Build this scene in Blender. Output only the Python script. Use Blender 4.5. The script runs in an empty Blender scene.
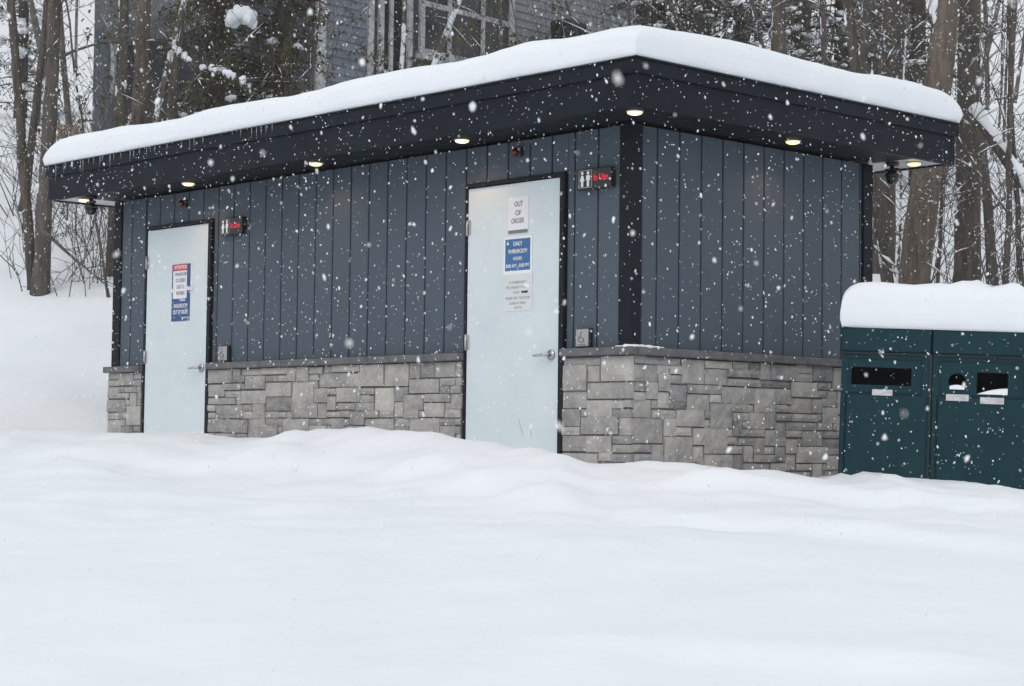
import bpy, math, random
import numpy as np
from mathutils import Vector, Matrix, noise as mnoise

scene = bpy.context.scene
COL = scene.collection
R_ = math.radians

# ------------------------------------------------------------------ camera model
CAM = np.array([8.53366, -8.99607, 0.35801])
FW = np.array([-0.72968482, 0.68175302, 0.05265811])
RT = np.array([0.68312197, 0.73020093, 0.01228754])
UP = np.cross(RT, FW)
FPX = 1965.11
FH = np.array([FW[0], FW[1], 0.0]); FH /= np.linalg.norm(FH)
RH = np.array([-FH[1], FH[0], 0.0]) * -1.0          # horizontal right of the view
cam_d = bpy.data.cameras.new('camera')
cam = bpy.data.objects.new('camera', cam_d); COL.objects.link(cam)
cam.matrix_world = Matrix(((RT[0], UP[0], -FW[0], CAM[0]), (RT[1], UP[1], -FW[1], CAM[1]),
                           (RT[2], UP[2], -FW[2], CAM[2]), (0, 0, 0, 1)))
cam_d.sensor_width = 36.0
cam_d.lens = FPX / 1024 * 36.0
cam_d.clip_start = 0.05
cam_d.clip_end = 600
cam_d.dof.use_dof = True
cam_d.dof.focus_distance = 14.0
cam_d.dof.aperture_fstop = 11.0
scene.camera = cam


def at(px, py, d):
    """point of the place seen at (px, py), d metres away along the ground"""
    k = FW + RT * (px - 512) / FPX + UP * (343 - py) / FPX
    return CAM + k * d / float(k @ FH)


# ------------------------------------------------------------------ materials
def nodes_of(name):
    m = bpy.data.materials.new(name); m.use_nodes = True
    nt = m.node_tree
    b = nt.nodes['Principled BSDF']
    return m, nt, b


def N(nt, t, **kw):
    n = nt.nodes.new(t)
    for k, v in kw.items():
        if k in n.inputs: n.inputs[k].default_value = v
        else: setattr(n, k, v)
    return n


def ramp(nt, fac, stops):
    r = nt.nodes.new('ShaderNodeValToRGB')
    els = r.color_ramp.elements
    while len(els) < len(stops): els.new(0.5)
    for e, (p, c) in zip(els, stops):
        e.position = p
        e.color = (c, c, c, 1) if not hasattr(c, '__len__') else (*c, 1)
    nt.links.new(fac, r.inputs[0])
    return r.outputs[0]


def mat(name, c1, c2=None, scale=4.0, rough=0.6, bump=0.0, bscale=40.0, stretch=(1, 1, 1), metal=0.0, spec=0.5,
        detail=5.0, lo=0.35, hi=0.65):
    """a procedural paint, stone or wood: two noise-mixed tones and a fine bump"""
    m, nt, b = nodes_of(name)
    tc = N(nt, 'ShaderNodeTexCoord'); mp = N(nt, 'ShaderNodeMapping'); mp.inputs['Scale'].default_value = stretch
    nt.links.new(tc.outputs['Object'], mp.inputs[0])
    n = N(nt, 'ShaderNodeTexNoise', Scale=scale, Detail=detail, Roughness=0.6)
    nt.links.new(mp.outputs[0], n.inputs['Vector'])
    col = ramp(nt, n.outputs['Fac'], [(lo, c1), (hi, c2 or c1)])
    nt.links.new(col, b.inputs['Base Color'])
    b.inputs['Roughness'].default_value = rough
    b.inputs['Metallic'].default_value = metal
    b.inputs['Specular IOR Level'].default_value = spec
    if bump:
        n2 = N(nt, 'ShaderNodeTexNoise', Scale=bscale, Detail=4.0)
        nt.links.new(mp.outputs[0], n2.inputs['Vector'])
        bp = N(nt, 'ShaderNodeBump', Strength=bump, Distance=0.01)
        nt.links.new(n2.outputs['Fac'], bp.inputs['Height']); nt.links.new(bp.outputs[0], b.inputs['Normal'])
    return m


def mat_emit(name, col, strength, base=(0.02, 0.02, 0.02)):
    m, nt, b = nodes_of(name)
    b.inputs['Base Color'].default_value = (*base, 1)
    b.inputs['Emission Color'].default_value = (*col, 1)
    b.inputs['Emission Strength'].default_value = strength
    return m


def mat_snow(name, fine=1.0):
    m, nt, b = nodes_of(name)
    tc = N(nt, 'ShaderNodeTexCoord')
    n1 = N(nt, 'ShaderNodeTexNoise', Scale=1.3, Detail=6.0, Roughness=0.55)
    nt.links.new(tc.outputs['Object'], n1.inputs['Vector'])
    nt.links.new(ramp(nt, n1.outputs['Fac'], [(0.3, (0.80, 0.835, 0.875)), (0.7, (0.84, 0.868, 0.90))]), b.inputs['Base Color'])
    b.inputs['Roughness'].default_value = 0.8
    b.inputs['Specular IOR Level'].default_value = 0.15
    n2 = N(nt, 'ShaderNodeTexNoise', Scale=14.0, Detail=5.0, Roughness=0.5)
    n3 = N(nt, 'ShaderNodeTexNoise', Scale=110.0, Detail=2.0)
    nt.links.new(tc.outputs['Object'], n2.inputs['Vector']); nt.links.new(tc.outputs['Object'], n3.inputs['Vector'])
    b1 = N(nt, 'ShaderNodeBump', Strength=0.42 * fine, Distance=0.012)
    b2 = N(nt, 'ShaderNodeBump', Strength=0.4 * fine, Distance=0.004)
    nt.links.new(n2.outputs['Fac'], b1.inputs['Height']); nt.links.new(n3.outputs['Fac'], b2.inputs['Height'])
    nt.links.new(b1.outputs[0], b2.inputs['Normal']); nt.links.new(b2.outputs[0], b.inputs['Normal'])
    return m


def mat_tone(name, stops, rough=0.85, bump=0.5, blot=0.5, bscale=25.0):
    """colour picked by the per-face 'tone' attribute, blotched by noise"""
    m, nt, b = nodes_of(name)
    a = N(nt, 'ShaderNodeAttribute', attribute_name='tone')
    tc = N(nt, 'ShaderNodeTexCoord')
    n = N(nt, 'ShaderNodeTexNoise', Scale=9.0, Detail=6.0, Roughness=0.65)
    nt.links.new(tc.outputs['Object'], n.inputs['Vector'])
    ma = N(nt, 'ShaderNodeMath', operation='MULTIPLY_ADD'); ma.inputs[1].default_value = blot; ma.inputs[2].default_value = -0.5 * blot
    nt.links.new(n.outputs['Fac'], ma.inputs[0])
    ad = N(nt, 'ShaderNodeMath', operation='ADD'); nt.links.new(a.outputs['Fac'], ad.inputs[0]); nt.links.new(ma.outputs[0], ad.inputs[1])
    nt.links.new(ramp(nt, ad.outputs[0], stops), b.inputs['Base Color'])
    b.inputs['Roughness'].default_value = rough
    b.inputs['Specular IOR Level'].default_value = 0.25
    if bump:
        n2 = N(nt, 'ShaderNodeTexNoise', Scale=bscale, Detail=6.0, Roughness=0.6)
        nt.links.new(tc.outputs['Object'], n2.inputs['Vector'])
        bp = N(nt, 'ShaderNodeBump', Strength=bump, Distance=0.012)
        nt.links.new(n2.outputs['Fac'], bp.inputs['Height']); nt.links.new(bp.outputs[0], b.inputs['Normal'])
    return m


def mat_bark(name, c1, c2, plaster=0.66):
    """furrowed bark with patches of snow stuck on it"""
    m, nt, b = nodes_of(name)
    tc = N(nt, 'ShaderNodeTexCoord'); mp = N(nt, 'ShaderNodeMapping'); mp.inputs['Scale'].default_value = (1, 1, 0.16)
    nt.links.new(tc.outputs['Object'], mp.inputs[0])
    n = N(nt, 'ShaderNodeTexNoise', Scale=16.0, Detail=6.0, Roughness=0.7); nt.links.new(mp.outputs[0], n.inputs['Vector'])
    col = ramp(nt, n.outputs['Fac'], [(0.33, c1), (0.68, c2)])
    n2 = N(nt, 'ShaderNodeTexNoise', Scale=3.6, Detail=7.0, Roughness=0.7); nt.links.new(tc.outputs['Object'], n2.inputs['Vector'])
    msk = ramp(nt, n2.outputs['Fac'], [(plaster, 0.0), (plaster + 0.025, 1.0)])
    mx = N(nt, 'ShaderNodeMix', data_type='RGBA')
    nt.links.new(msk, mx.inputs[0]); nt.links.new(col, mx.inputs[6]); mx.inputs[7].default_value = (0.8, 0.83, 0.86, 1)
    nt.links.new(mx.outputs[2], b.inputs['Base Color'])
    b.inputs['Roughness'].default_value = 0.9; b.inputs['Specular IOR Level'].default_value = 0.15
    bp = N(nt, 'ShaderNodeBump', Strength=0.9, Distance=0.03)
    nt.links.new(n.outputs['Fac'], bp.inputs['Height']); nt.links.new(bp.outputs[0], b.inputs['Normal'])
    return m


M = {}
M['snow'] = mat_snow('snow')
M['snow_soft'] = mat_snow('snow_soft', 0.6)
nt = M['snow_soft'].node_tree
tc = N(nt, 'ShaderNodeTexCoord'); mp = N(nt, 'ShaderNodeMapping'); mp.inputs['Scale'].default_value = (.8, .8, 26)
n4 = N(nt, 'ShaderNodeTexNoise', Scale=1.6, Detail=4.0); b4 = N(nt, 'ShaderNodeBump', Strength=.35, Distance=.012)
nt.links.new(tc.outputs['Object'], mp.inputs[0]); nt.links.new(mp.outputs[0], n4.inputs['Vector']); nt.links.new(n4.outputs['Fac'], b4.inputs['Height'])
pb = nt.nodes['Principled BSDF']; nt.links.new(pb.inputs['Normal'].links[0].from_socket, b4.inputs['Normal']); nt.links.new(b4.outputs[0], pb.inputs['Normal'])
m, nt, b = nodes_of('snowflake')
d_, t_, x_ = nt.nodes.new('ShaderNodeBsdfDiffuse'), nt.nodes.new('ShaderNodeBsdfTranslucent'), nt.nodes.new('ShaderNodeMixShader')
d_.inputs['Color'].default_value = t_.inputs['Color'].default_value = (.97, .975, .98, 1)
x_.inputs[0].default_value = .3
nt.links.new(d_.outputs[0], x_.inputs[1]); nt.links.new(t_.outputs[0], x_.inputs[2])
nt.links.new(x_.outputs[0], nt.nodes['Material Output'].inputs['Surface']); nt.nodes.remove(b)
M['flake'] = m
M['siding'] = mat_tone('slate_blue_boards', [(0.0, (0.060, 0.080, 0.104)), (0.5, (0.074, 0.096, 0.123)), (1.0, (0.088, 0.113, 0.143))], rough=0.6, bump=0.12, blot=0.35, bscale=60)
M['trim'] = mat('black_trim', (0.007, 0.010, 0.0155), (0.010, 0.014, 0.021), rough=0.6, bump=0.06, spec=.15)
M['fascia'] = mat('dark_fascia', (0.0065, 0.0095, 0.0155), (0.0105, 0.015, 0.0235), scale=3, rough=0.55, bump=0.05, spec=.14)
M['core'] = mat('dark_backing', (0.008, 0.010, 0.013), rough=0.8)
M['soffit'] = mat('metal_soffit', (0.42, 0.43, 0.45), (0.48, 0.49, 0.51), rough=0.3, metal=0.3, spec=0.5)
M['stone'] = mat_tone('split_stone', [(0.0, (0.125, 0.124, 0.13)), (0.3, (0.265, 0.258, 0.257)), (0.6, (0.40, 0.383, 0.362)), (1.0, (0.54, 0.515, 0.47))], rough=0.9, bump=0.9, blot=1.1)
M['mortar'] = mat('grey_mortar', (0.10, 0.097, 0.093), (0.15, 0.145, 0.137), scale=20, rough=0.95, bump=0.5)
M['cap'] = mat('stone_cap', (0.095, 0.098, 0.105), (0.155, 0.155, 0.158), scale=9, rough=0.85, bump=0.6)
M['door'] = mat('pale_grey_door_paint', (0.575, 0.652, 0.68), (0.63, 0.70, 0.725), scale=2.6, rough=0.42, bump=0.04, lo=.25, hi=.6, detail=8.0)
M['frame'] = mat('black_door_frame', (0.006, 0.008, 0.012), (0.010, 0.013, 0.018), rough=0.6, spec=.2)
M['steel'] = mat('brushed_steel', (0.42, 0.43, 0.44), (0.52, 0.53, 0.54), rough=0.32, metal=0.9)
M['plate'] = mat('button_plate', (0.33, 0.33, 0.34), (0.4, 0.4, 0.41), rough=0.4, metal=0.4)
M['plate_label'] = mat('weathered_label', (.42, .43, .43), (.6, .61, .61), scale=30, rough=.6)
M['black'] = mat('black_plastic', (0.012, 0.012, 0.014), rough=0.4)
M['dome'] = mat('smoked_dome', (0.006, 0.006, 0.008), rough=0.1)
M['void'] = mat('dark_hollow', (0.003, 0.003, 0.004), rough=0.9)
M['white'] = mat('white_print', (0.78, 0.79, 0.8), rough=0.6)
M['paper'] = mat('white_paper', (0.72, 0.72, 0.76), (0.76, 0.76, 0.8), rough=0.7)
M['paper_grey'] = mat('damp_paper', (0.62, 0.65, 0.66), (0.67, 0.7, 0.71), rough=0.7)
M['ink'] = mat('faded_ink', (0.17, 0.18, 0.20), rough=0.7)
M['ink_grey'] = mat('pale_ink', (0.38, 0.39, 0.41), rough=0.7)
M['sign_blue'] = mat('blue_print', (0.035, 0.125, 0.30), (0.045, 0.15, 0.34), rough=0.5)
M['sign_navy'] = mat('navy_print', (0.02, 0.065, 0.20), (0.028, 0.08, 0.23), rough=0.5)
M['sign_red'] = mat('red_print', (0.55, 0.06, 0.07), (0.6, 0.08, 0.09), rough=0.5)
M['led_red'] = mat_emit('red_led', (1.0, 0.03, 0.07), 0.6, (0.3, 0.01, 0.02))
M['red_lens'] = mat('dark_red_lens', (0.12, 0.01, 0.015), rough=0.15)
M['lamp'] = mat_emit('warm_lamp', (1.0, 0.76, 0.34), 1.7, (0.8, 0.7, 0.5))
M['bin'] = mat('teal_bin_steel', (0.005, 0.030, 0.040), (0.008, 0.039, 0.050), scale=5, rough=0.6, bump=0.05, spec=.18)
M['bin_dark'] = mat('bin_seam', (0.004, 0.014, 0.018), rough=0.6)
M['house'] = mat_tone('grey_lap_siding', [(0.0, (0.16, 0.185, 0.22)), (1.0, (0.25, 0.28, 0.32))], rough=0.7, bump=0.1, blot=0.4)
M['house_dark'] = mat_tone('slate_lap_siding', [(0.0, (0.06, 0.067, 0.08)), (1.0, (0.11, 0.12, 0.138))], rough=0.7, bump=0.1, blot=0.5)
M['house_pale'] = mat_tone('pale_lap_siding', [(0.0, (0.24, 0.26, 0.28)), (1.0, (0.33, 0.35, 0.37))], rough=0.7, bump=0.1, blot=0.5)
M['house_trim'] = mat('weathered_white_trim', (0.36, 0.375, 0.385), (0.56, 0.575, 0.585), scale=6, rough=0.7)
M['glass'] = mat('dark_window_glass', (0.018, 0.022, 0.026), (0.035, 0.04, 0.045), rough=0.08, spec=0.5)
M['grey_roof'] = mat('grey_eave', (0.2, 0.21, 0.22), (0.28, 0.29, 0.3), rough=0.8)
M['tan'] = mat('tan_brick', (0.30, 0.215, 0.15), (0.38, 0.28, 0.205), scale=12, rough=0.9, bump=0.4)
M['bark_brown'] = mat_bark('brown_bark', (0.075, 0.060, 0.048), (0.215, 0.180, 0.150), 0.69)
M['bark_grey'] = mat_bark('grey_bark', (0.065, 0.057, 0.050), (0.17, 0.152, 0.136), 0.67)
M['bark_dark'] = mat_bark('dark_bark', (0.055, 0.047, 0.041), (0.15, 0.13, 0.113), 0.64)
M['bark_snowy'] = mat_bark('snow_plastered_bark', (0.07, 0.06, 0.052), (0.16, 0.14, 0.12), 0.50)
M['twig'] = mat('twig_bark', (0.06, 0.052, 0.046), (0.13, 0.114, 0.10), scale=8, rough=0.9)
M['far_bark'] = mat('far_bark', (.075, .07, .066), (.16, .15, .14), scale=6, rough=.95)
M['needle'] = mat_tone('hemlock_needles', [(0.0, (0.035, 0.036, 0.018)), (0.5, (0.078, 0.074, 0.036)), (1.0, (0.13, 0.112, 0.055))], bump=0, blot=0.3)
M['needle_dark'] = mat_tone('spruce_needles', [(0.0, (0.04, 0.044, 0.04)), (0.5, (0.08, 0.083, 0.072)), (1.0, (0.14, 0.136, 0.115))], bump=0, blot=0.3)
M['leaf_brown'] = mat_tone('dry_leaves', [(0.0, (0.06, 0.042, 0.028)), (0.5, (0.11, 0.085, 0.055)), (0.8, (0.08, 0.09, 0.035)), (1.0, (0.11, 0.125, 0.05))], bump=0, blot=0.3)
m, nt, b = nodes_of('ice')
b.inputs['Base Color'].default_value = (0.86, 0.9, 0.94, 1); b.inputs['Roughness'].default_value = 0.12
b.inputs['Transmission Weight'].default_value = 0.85; b.inputs['IOR'].default_value = 1.31
M['ice'] = m


# ------------------------------------------------------------------ mesh building
ORG = {}


def link(name, me, parent=None, loc=None):
    o = bpy.data.objects.new(name, me); COL.objects.link(o)
    if parent is not None: o.parent = parent
    if loc is not None: o.location = loc
    return o


def tag(o, label=None, cat=None, group=None, kind=None):
    if label: o['label'] = label
    if cat: o['category'] = cat
    if group: o['group'] = group
    if kind: o['kind'] = kind
    return o


def thing(name, label, cat, loc=(0, 0, 0), group=None):
    o = link(name, None, loc=loc); o.empty_display_size = 0.1
    ORG[o.name] = np.array(loc, float)
    return tag(o, label, cat, group)


class MB:
    def __init__(s): s.v = []; s.f = []; s.t = []; s.sm = []; s.tone = 0.5

    def add(s, vs, fs, smooth=False, tone=None):
        n = len(s.v); s.v.extend([tuple(float(c) for c in p) for p in vs])
        t = s.tone if tone is None else tone
        for f in fs:
            s.f.append(tuple(i + n for i in f)); s.t.append(t); s.sm.append(smooth)
        return s

    def box(s, x0, x1, y0, y1, z0, z1, bev=0.0, tone=None, T=None):
        if bev <= 0:
            vs = [(x, y, z) for z in (z0, z1) for y in (y0, y1) for x in (x0, x1)]
            fs = [(0, 2, 3, 1), (4, 5, 7, 6), (0, 1, 5, 4), (2, 6, 7, 3), (0, 4, 6, 2), (1, 3, 7, 5)]
        else:
            X = (x0, x0 + bev, x1 - bev, x1); Y = (y0, y0 + bev, y1 - bev, y1); Z = (z0, z0 + bev, z1 - bev, z1)
            vs = []; fs = []
            def q(*p): n = len(vs); vs.extend(p); fs.append(tuple(range(n, n + len(p))))
            a, b_, c, d = 0, 1, 2, 3
            idx = {}
            def P(i, j, k):
                key = (i, j, k)
                if key not in idx: idx[key] = len(vs); vs.append((X[i], Y[j], Z[k]))
                return idx[key]
            for k in (0, 3):
                f = (P(1, 1, k), P(2, 1, k), P(2, 2, k), P(1, 2, k)); fs.append(f if k else f[::-1])
            for j in (0, 3):
                f = (P(1, j, 1), P(1, j, 2), P(2, j, 2), P(2, j, 1)); fs.append(f if j else f[::-1])
            for i in (0, 3):
                f = (P(i, 1, 1), P(i, 2, 1), P(i, 2, 2), P(i, 1, 2)); fs.append(f if i else f[::-1])
            for (i, ii) in ((0, 1), (3, 2)):
                for (k, kk) in ((0, 1), (3, 2)): fs.append((P(i, 1, kk), P(i, 2, kk), P(ii, 2, k), P(ii, 1, k)))
                for (j, jj) in ((0, 1), (3, 2)): fs.append((P(i, jj, 1), P(i, jj, 2), P(ii, j, 2), P(ii, j, 1)))
            for (j, jj) in ((0, 1), (3, 2)):
                for (k, kk) in ((0, 1), (3, 2)): fs.append((P(1, j, kk), P(2, j, kk), P(2, jj, k), P(1, jj, k)))
            for (i, ii) in ((0, 1), (3, 2)):
                for (j, jj) in ((0, 1), (3, 2)):
                    for (k, kk) in ((0, 1), (3, 2)): fs.append((P(i, jj, kk), P(ii, j, kk), P(ii, jj, k)))
        if T is not None: vs = [T(*p) for p in vs]
        return s.add(vs, fs, tone=tone)

    def tube(s, pts, rad, n=6, cap=True, smooth=True, tone=None, wob=0.0, rng=None):
        pts = [np.array(p, float) for p in pts]
        base = len(s.v); vs = []; fs = []
        a = None
        for i, p in enumerate(pts):
            d = pts[min(i + 1, len(pts) - 1)] - pts[max(i - 1, 0)]
            d = d / (np.linalg.norm(d) + 1e-9)
            if a is None:
                a = np.cross(d, (0, 0, 1.0) if abs(d[2]) < 0.9 else (1.0, 0, 0))
            a = a - d * (a @ d); a /= np.linalg.norm(a) + 1e-9
            b_ = np.cross(d, a)
            r = rad[i] if hasattr(rad, '__len__') else rad
            for k in range(n):
                t = 2 * math.pi * k / n
                rr = r * (1 + (rng.uniform(-wob, wob) if wob else 0))
                vs.append(p + (a * math.cos(t) + b_ * math.sin(t)) * rr)
        for i in range(len(pts) - 1):
            for k in range(n):
                k2 = (k + 1) % n
                fs.append((i * n + k, i * n + k2, (i + 1) * n + k2, (i + 1) * n + k))
        if cap:
            fs.append(tuple(range(n))[::-1]); fs.append(tuple((len(pts) - 1) * n + k for k in range(n)))
        return s.add(vs, fs, smooth, tone)

    def disc(s, c, ax1, ax2, r, n=16, tone=None):
        c = np.array(c, float); a1 = np.array(ax1, float); a2 = np.array(ax2, float)
        return s.add([c + (a1 * math.cos(2 * math.pi * k / n) + a2 * math.sin(2 * math.pi * k / n)) * r for k in range(n)], [tuple(range(n))], tone=tone)

    def blob(s, c, rx, ry, rz, rng=None, wob=0.0, tone=None, tilt=None, seg=(5, 3)):
        c = np.array(c, float); vs = []; fs = []
        nu, nv = seg
        vs.append((0, 0, 1))
        for j in range(1, nv):
            ph = math.pi * j / nv
            for k in range(nu):
                t = 2 * math.pi * (k + 0.5 * (j % 2)) / nu
                vs.append((math.sin(ph) * math.cos(t), math.sin(ph) * math.sin(t), math.cos(ph)))
        vs.append((0, 0, -1)); last = len(vs) - 1
        for k in range(nu): fs.append((0, 1 + k, 1 + (k + 1) % nu)); fs.append((last, 1 + (nv - 2) * nu + (k + 1) % nu, 1 + (nv - 2) * nu + k))
        for j in range(nv - 2):
            for k in range(nu): fs.append((1 + j * nu + k, 1 + (j + 1) * nu + k, 1 + (j + 1) * nu + (k + 1) % nu, 1 + j * nu + (k + 1) % nu))
        out = []
        for p in vs:
            w = 1 + (rng.uniform(-wob, wob) if wob else 0)
            q = np.array((p[0] * rx * w, p[1] * ry * w, p[2] * rz * w))
            if tilt is not None: q = tilt @ q
            out.append(c + q)
        return s.add(out, fs, True, tone)

    def build(s, name, material, parent=None, label=None, free=False):
        """link the collected faces as one mesh; coordinates are world ones and become local to the parent thing"""
        root = parent
        while root is not None and root.parent is not None: root = root.parent
        org = ORG.get(root.name, np.zeros(3)) if root is not None else np.zeros(3)
        va = np.array(s.v, float) - org
        loc = None
        if parent is None and not free:
            loc = va.mean(axis=0); loc[2] = va[:, 2].min(); va = va - loc
        me = bpy.data.meshes.new(name)
        me.from_pydata(va.tolist(), [], s.f)
        me.materials.append(material)
        a = me.attributes.new('tone', 'FLOAT', 'FACE'); a.data.foreach_set('value', s.t)
        me.polygons.foreach_set('use_smooth', s.sm)
        me.update()
        o = link(name, me, parent, loc)
        if label: o['label'] = label
        return o


def text_mb(lines, place):
    """lines: (string, size, x, z, sx) in a wall plane; place maps (x, z, depth) to the world"""
    mb = MB()
    for (st, size, x, z, wid) in lines:
        cu = bpy.data.curves.new('t', 'FONT'); cu.body = st; cu.size = size; cu.align_x = 'CENTER'; cu.align_y = 'CENTER'
        cu.extrude = 0.0006; cu.resolution_u = 3; cu.offset = size * 0.012
        o = bpy.data.objects.new('t', cu); COL.objects.link(o)
        bpy.context.view_layer.update()
        me = bpy.data.meshes.new_from_object(o.evaluated_get(bpy.context.evaluated_depsgraph_get()))
        xs = [v.co.x for v in me.vertices]
        k = wid / (max(xs) - min(xs)) if wid else 1.0
        mb.add([place(x + v.co.x * k, z + v.co.y, v.co.z) for v in me.vertices], [tuple(p.vertices) for p in me.polygons])
        bpy.data.objects.remove(o); bpy.data.curves.remove(cu); bpy.data.meshes.remove(me)
    return mb


def letter(rows, place, material, parent):
    for row in rows: text_mb([row], place).build('lettering', material, parent)


def copy_thing(root, loc, label=None, name=None):
    r = root.copy(); COL.objects.link(r); r.location = loc
    if label: r['label'] = label
    for ch in list(root.children):
        c = ch.copy(); COL.objects.link(c); c.parent = r
        for g in list(ch.children):
            d = g.copy(); COL.objects.link(d); d.parent = c
    return r


# ------------------------------------------------------------------ ground
L, W = 6.10, 2.494
OV, ZT, ZB = 0.431, 2.722, 2.420
XN, XF, DW, DH = -0.631, -4.673, 0.915, 2.13
CTRL = []
for x, z in ((-6.1, .42), (-5.5, .43), (-4.55, .42), (-4.14, .40), (-3.37, .44), (-2.88, .455), (-2.19, .45), (-1.76, .43), (-1.5, .40), (-0.57, .315), (-0.3, .25), (-0.1, .262)):
    CTRL.append((x, -0.08, z))
for y, z in ((.05, .284), (.42, .254), (1.0, .235), (1.53, .2), (2.03, .195), (2.6, .2)):
    CTRL.append((0.08, y, z))
for px, py, d in ((0, 433, 14.6), (60, 430, 14.8), (130, 436, 14.3), (210, 440, 13.6), (300, 433, 13.3), (380, 431, 12.8), (440, 436, 12.4), (500, 448, 12.0),
                  (560, 458, 11.7), (640, 463, 11.7), (720, 472, 11.8), (800, 478, 12.0), (845, 473, 12.35), (880, 472, 12.35), (960, 477, 12.4), (1024, 489, 12.4),
                  (1100, 498, 12.3), (-120, 436, 14.4), (860, 480, 11.9), (990, 490, 11.9),
                  (0, 455, 12.6), (150, 462, 12.4), (300, 466, 12.0), (450, 470, 11.6), (600, 486, 11.0), (760, 500, 10.8), (900, 508, 10.8), (1024, 515, 10.8),
                  (0, 500, 10.3), (200, 508, 10.2), (400, 510, 10.0), (600, 525, 9.6), (800, 540, 9.4), (1000, 548, 9.4),
                  (0, 570, 8.4), (300, 570, 8.3), (600, 578, 8.1), (900, 590, 8.0), (0, 640, 7.0), (500, 640, 6.9), (1000, 645, 6.9), (0, 690, 6.2), (500, 690, 6.1), (1000, 690, 6.1),
                  (-300, 500, 10.3), (1300, 540, 9.6), (-500, 600, 7.6), (1500, 610, 7.6),
                  (50, 425, 17), (50, 390, 18.5), (60, 345, 20.5), (0, 296, 22.6), (40, 293, 22.6), (110, 286, 23), (20, 205, 26.5), (100, 205, 27), (-200, 300, 23), (-200, 400, 18), (130, 390, 19.5),
                  (300, 330, 22), (500, 330, 21), (700, 350, 20), (900, 330, 19), (1024, 330, 19), (1300, 350, 18), (1100, 420, 15.5), (980, 400, 16)):
    CTRL.append(tuple(at(px, py, d)))
for s_, d, z in ((-3, 3.2, -.8), (0, 3, -.85), (3, 3.2, -.8), (0, 0, -1.2), (-6, 0, -1.2), (6, 0, -1.2), (0, -8, -1.3), (-15, -8, -1.3), (15, -8, -1.3), (-20, 10, -.2), (20, 10, -.2),
                 (-9, 30, 4.6), (0, 30, 4.4), (8, 30, 4.3), (-25, 30, 4.2), (25, 30, 4.2), (-12, 45, 8.4), (0, 45, 8.2), (12, 45, 8.0), (-40, 60, 11), (0, 60, 11.5), (40, 60, 11),
                 (-90, 110, 18), (0, 110, 19), (90, 110, 18), (-90, 0, -.5), (90, 0, -.5), (0, -90, -2), (-60, 30, 4), (60, 30, 4), (0, 200, 22), (-180, 100, 14), (180, 100, 14)):
    CTRL.append((CAM[0] + FH[0] * d + RH[0] * s_, CAM[1] + FH[1] * d + RH[1] * s_, z))
CT = np.array(CTRL, float)


def _phi(r): return np.sqrt(r * r + 0.45 ** 2)


def _fit():
    n = len(CT); P = CT[:, :2]
    A = _phi(np.linalg.norm(P[:, None] - P[None], axis=2)) - np.eye(n) * 0.02
    Q = np.c_[np.ones(n), P]
    MA = np.block([[A, Q], [Q.T, np.zeros((3, 3))]])
    return np.linalg.solve(MA, np.r_[CT[:, 2], np.zeros(3)])


WT = _fit()
# low wind-packed drift lips: (points in the ground plane, height, width)
DRIFT = []
for pts, h, w in (((((300, 462, 12.2), (450, 470, 11.6), (577, 508, 10.3), (700, 522, 10.0), (850, 535, 9.7), (1000, 552, 9.3), (1150, 570, 9.0))), 0.06, 0.26),
                  ((((-80, 452, 12.8), (60, 458, 12.6), (200, 462, 12.3), (320, 468, 12.0), (460, 480, 11.4))), 0.05, 0.25),
                  ((((640, 482, 11.2), (760, 488, 11.2), (900, 497, 11.1), (1040, 508, 11.0))), 0.055, 0.2),
                  ((((480, 640, 6.9), (760, 664, 6.6), (1060, 676, 6.4))), 0.035, 0.25)):
    DRIFT.append((np.array([at(*p)[:2] for p in pts]), h, w))


LUMP = [(at(px, py, d)[:2], h, r) for px, py, d, h, r in ((640, 458, 12.0, .05, .26), (597, 464, 11.9, -.03, .22), (785, 478, 12.3, -.03, .3), (836, 470, 12.42, .055, .06), (450, 478, 11.8, .04, .5), (345, 440, 12.9, .03, .6),
         (560, 487, 11.4, .035, .45), (700, 492, 11.3, .045, .5), (150, 443, 13.8, .03, .4), (220, 437, 13.9, .025, .12), (900, 500, 11.2, .03, .4), (520, 470, 11.9, .03, .22), (300, 505, 10.4, .02, .5), (760, 560, 9.2, .02, .5), (880, 476, 12.1, .03, .25))]


def ground(xy):
    xy = np.atleast_2d(np.asarray(xy, float))
    out = np.empty(len(xy))
    for i in range(0, len(xy), 8000):
        q = xy[i:i + 8000]
        out[i:i + 8000] = _phi(np.linalg.norm(q[:, None] - CT[None, :, :2], axis=2)) @ WT[:-3] + WT[-3] + q @ WT[-2:]
    for P, h, w in DRIFT:
        best = np.full(len(xy), 1e9); side = np.zeros(len(xy)); fade = np.zeros(len(xy))
        for j in range(len(P) - 1):
            a, b_ = P[j], P[j + 1]; e = b_ - a; ln = np.linalg.norm(e); e = e / ln
            t = np.clip((xy - a) @ e, 0, ln); dv = xy - a - t[:, None] * e
            d = np.linalg.norm(dv, axis=1)
            u = d < best
            best[u] = d[u]; side[u] = (e[0] * dv[:, 1] - e[1] * dv[:, 0])[u]
            fade[u] = ((j + t / ln) / (len(P) - 1))[u]
        s_ = np.sign(side) * best
        prof = np.where(s_ > 0, np.exp(-(s_ / (3.2 * w)) ** 2), np.exp(-(s_ / (0.45 * w)) ** 2))
        out += h * prof * np.clip(np.minimum(fade, 1 - fade) * 5, 0, 1)
    for c_, h, r in LUMP:
        out += h * np.exp(-((xy - c_) ** 2).sum(axis=1) / (r * r))
    return out


def gz(x, y): return float(ground([(x, y)])[0])


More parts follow.
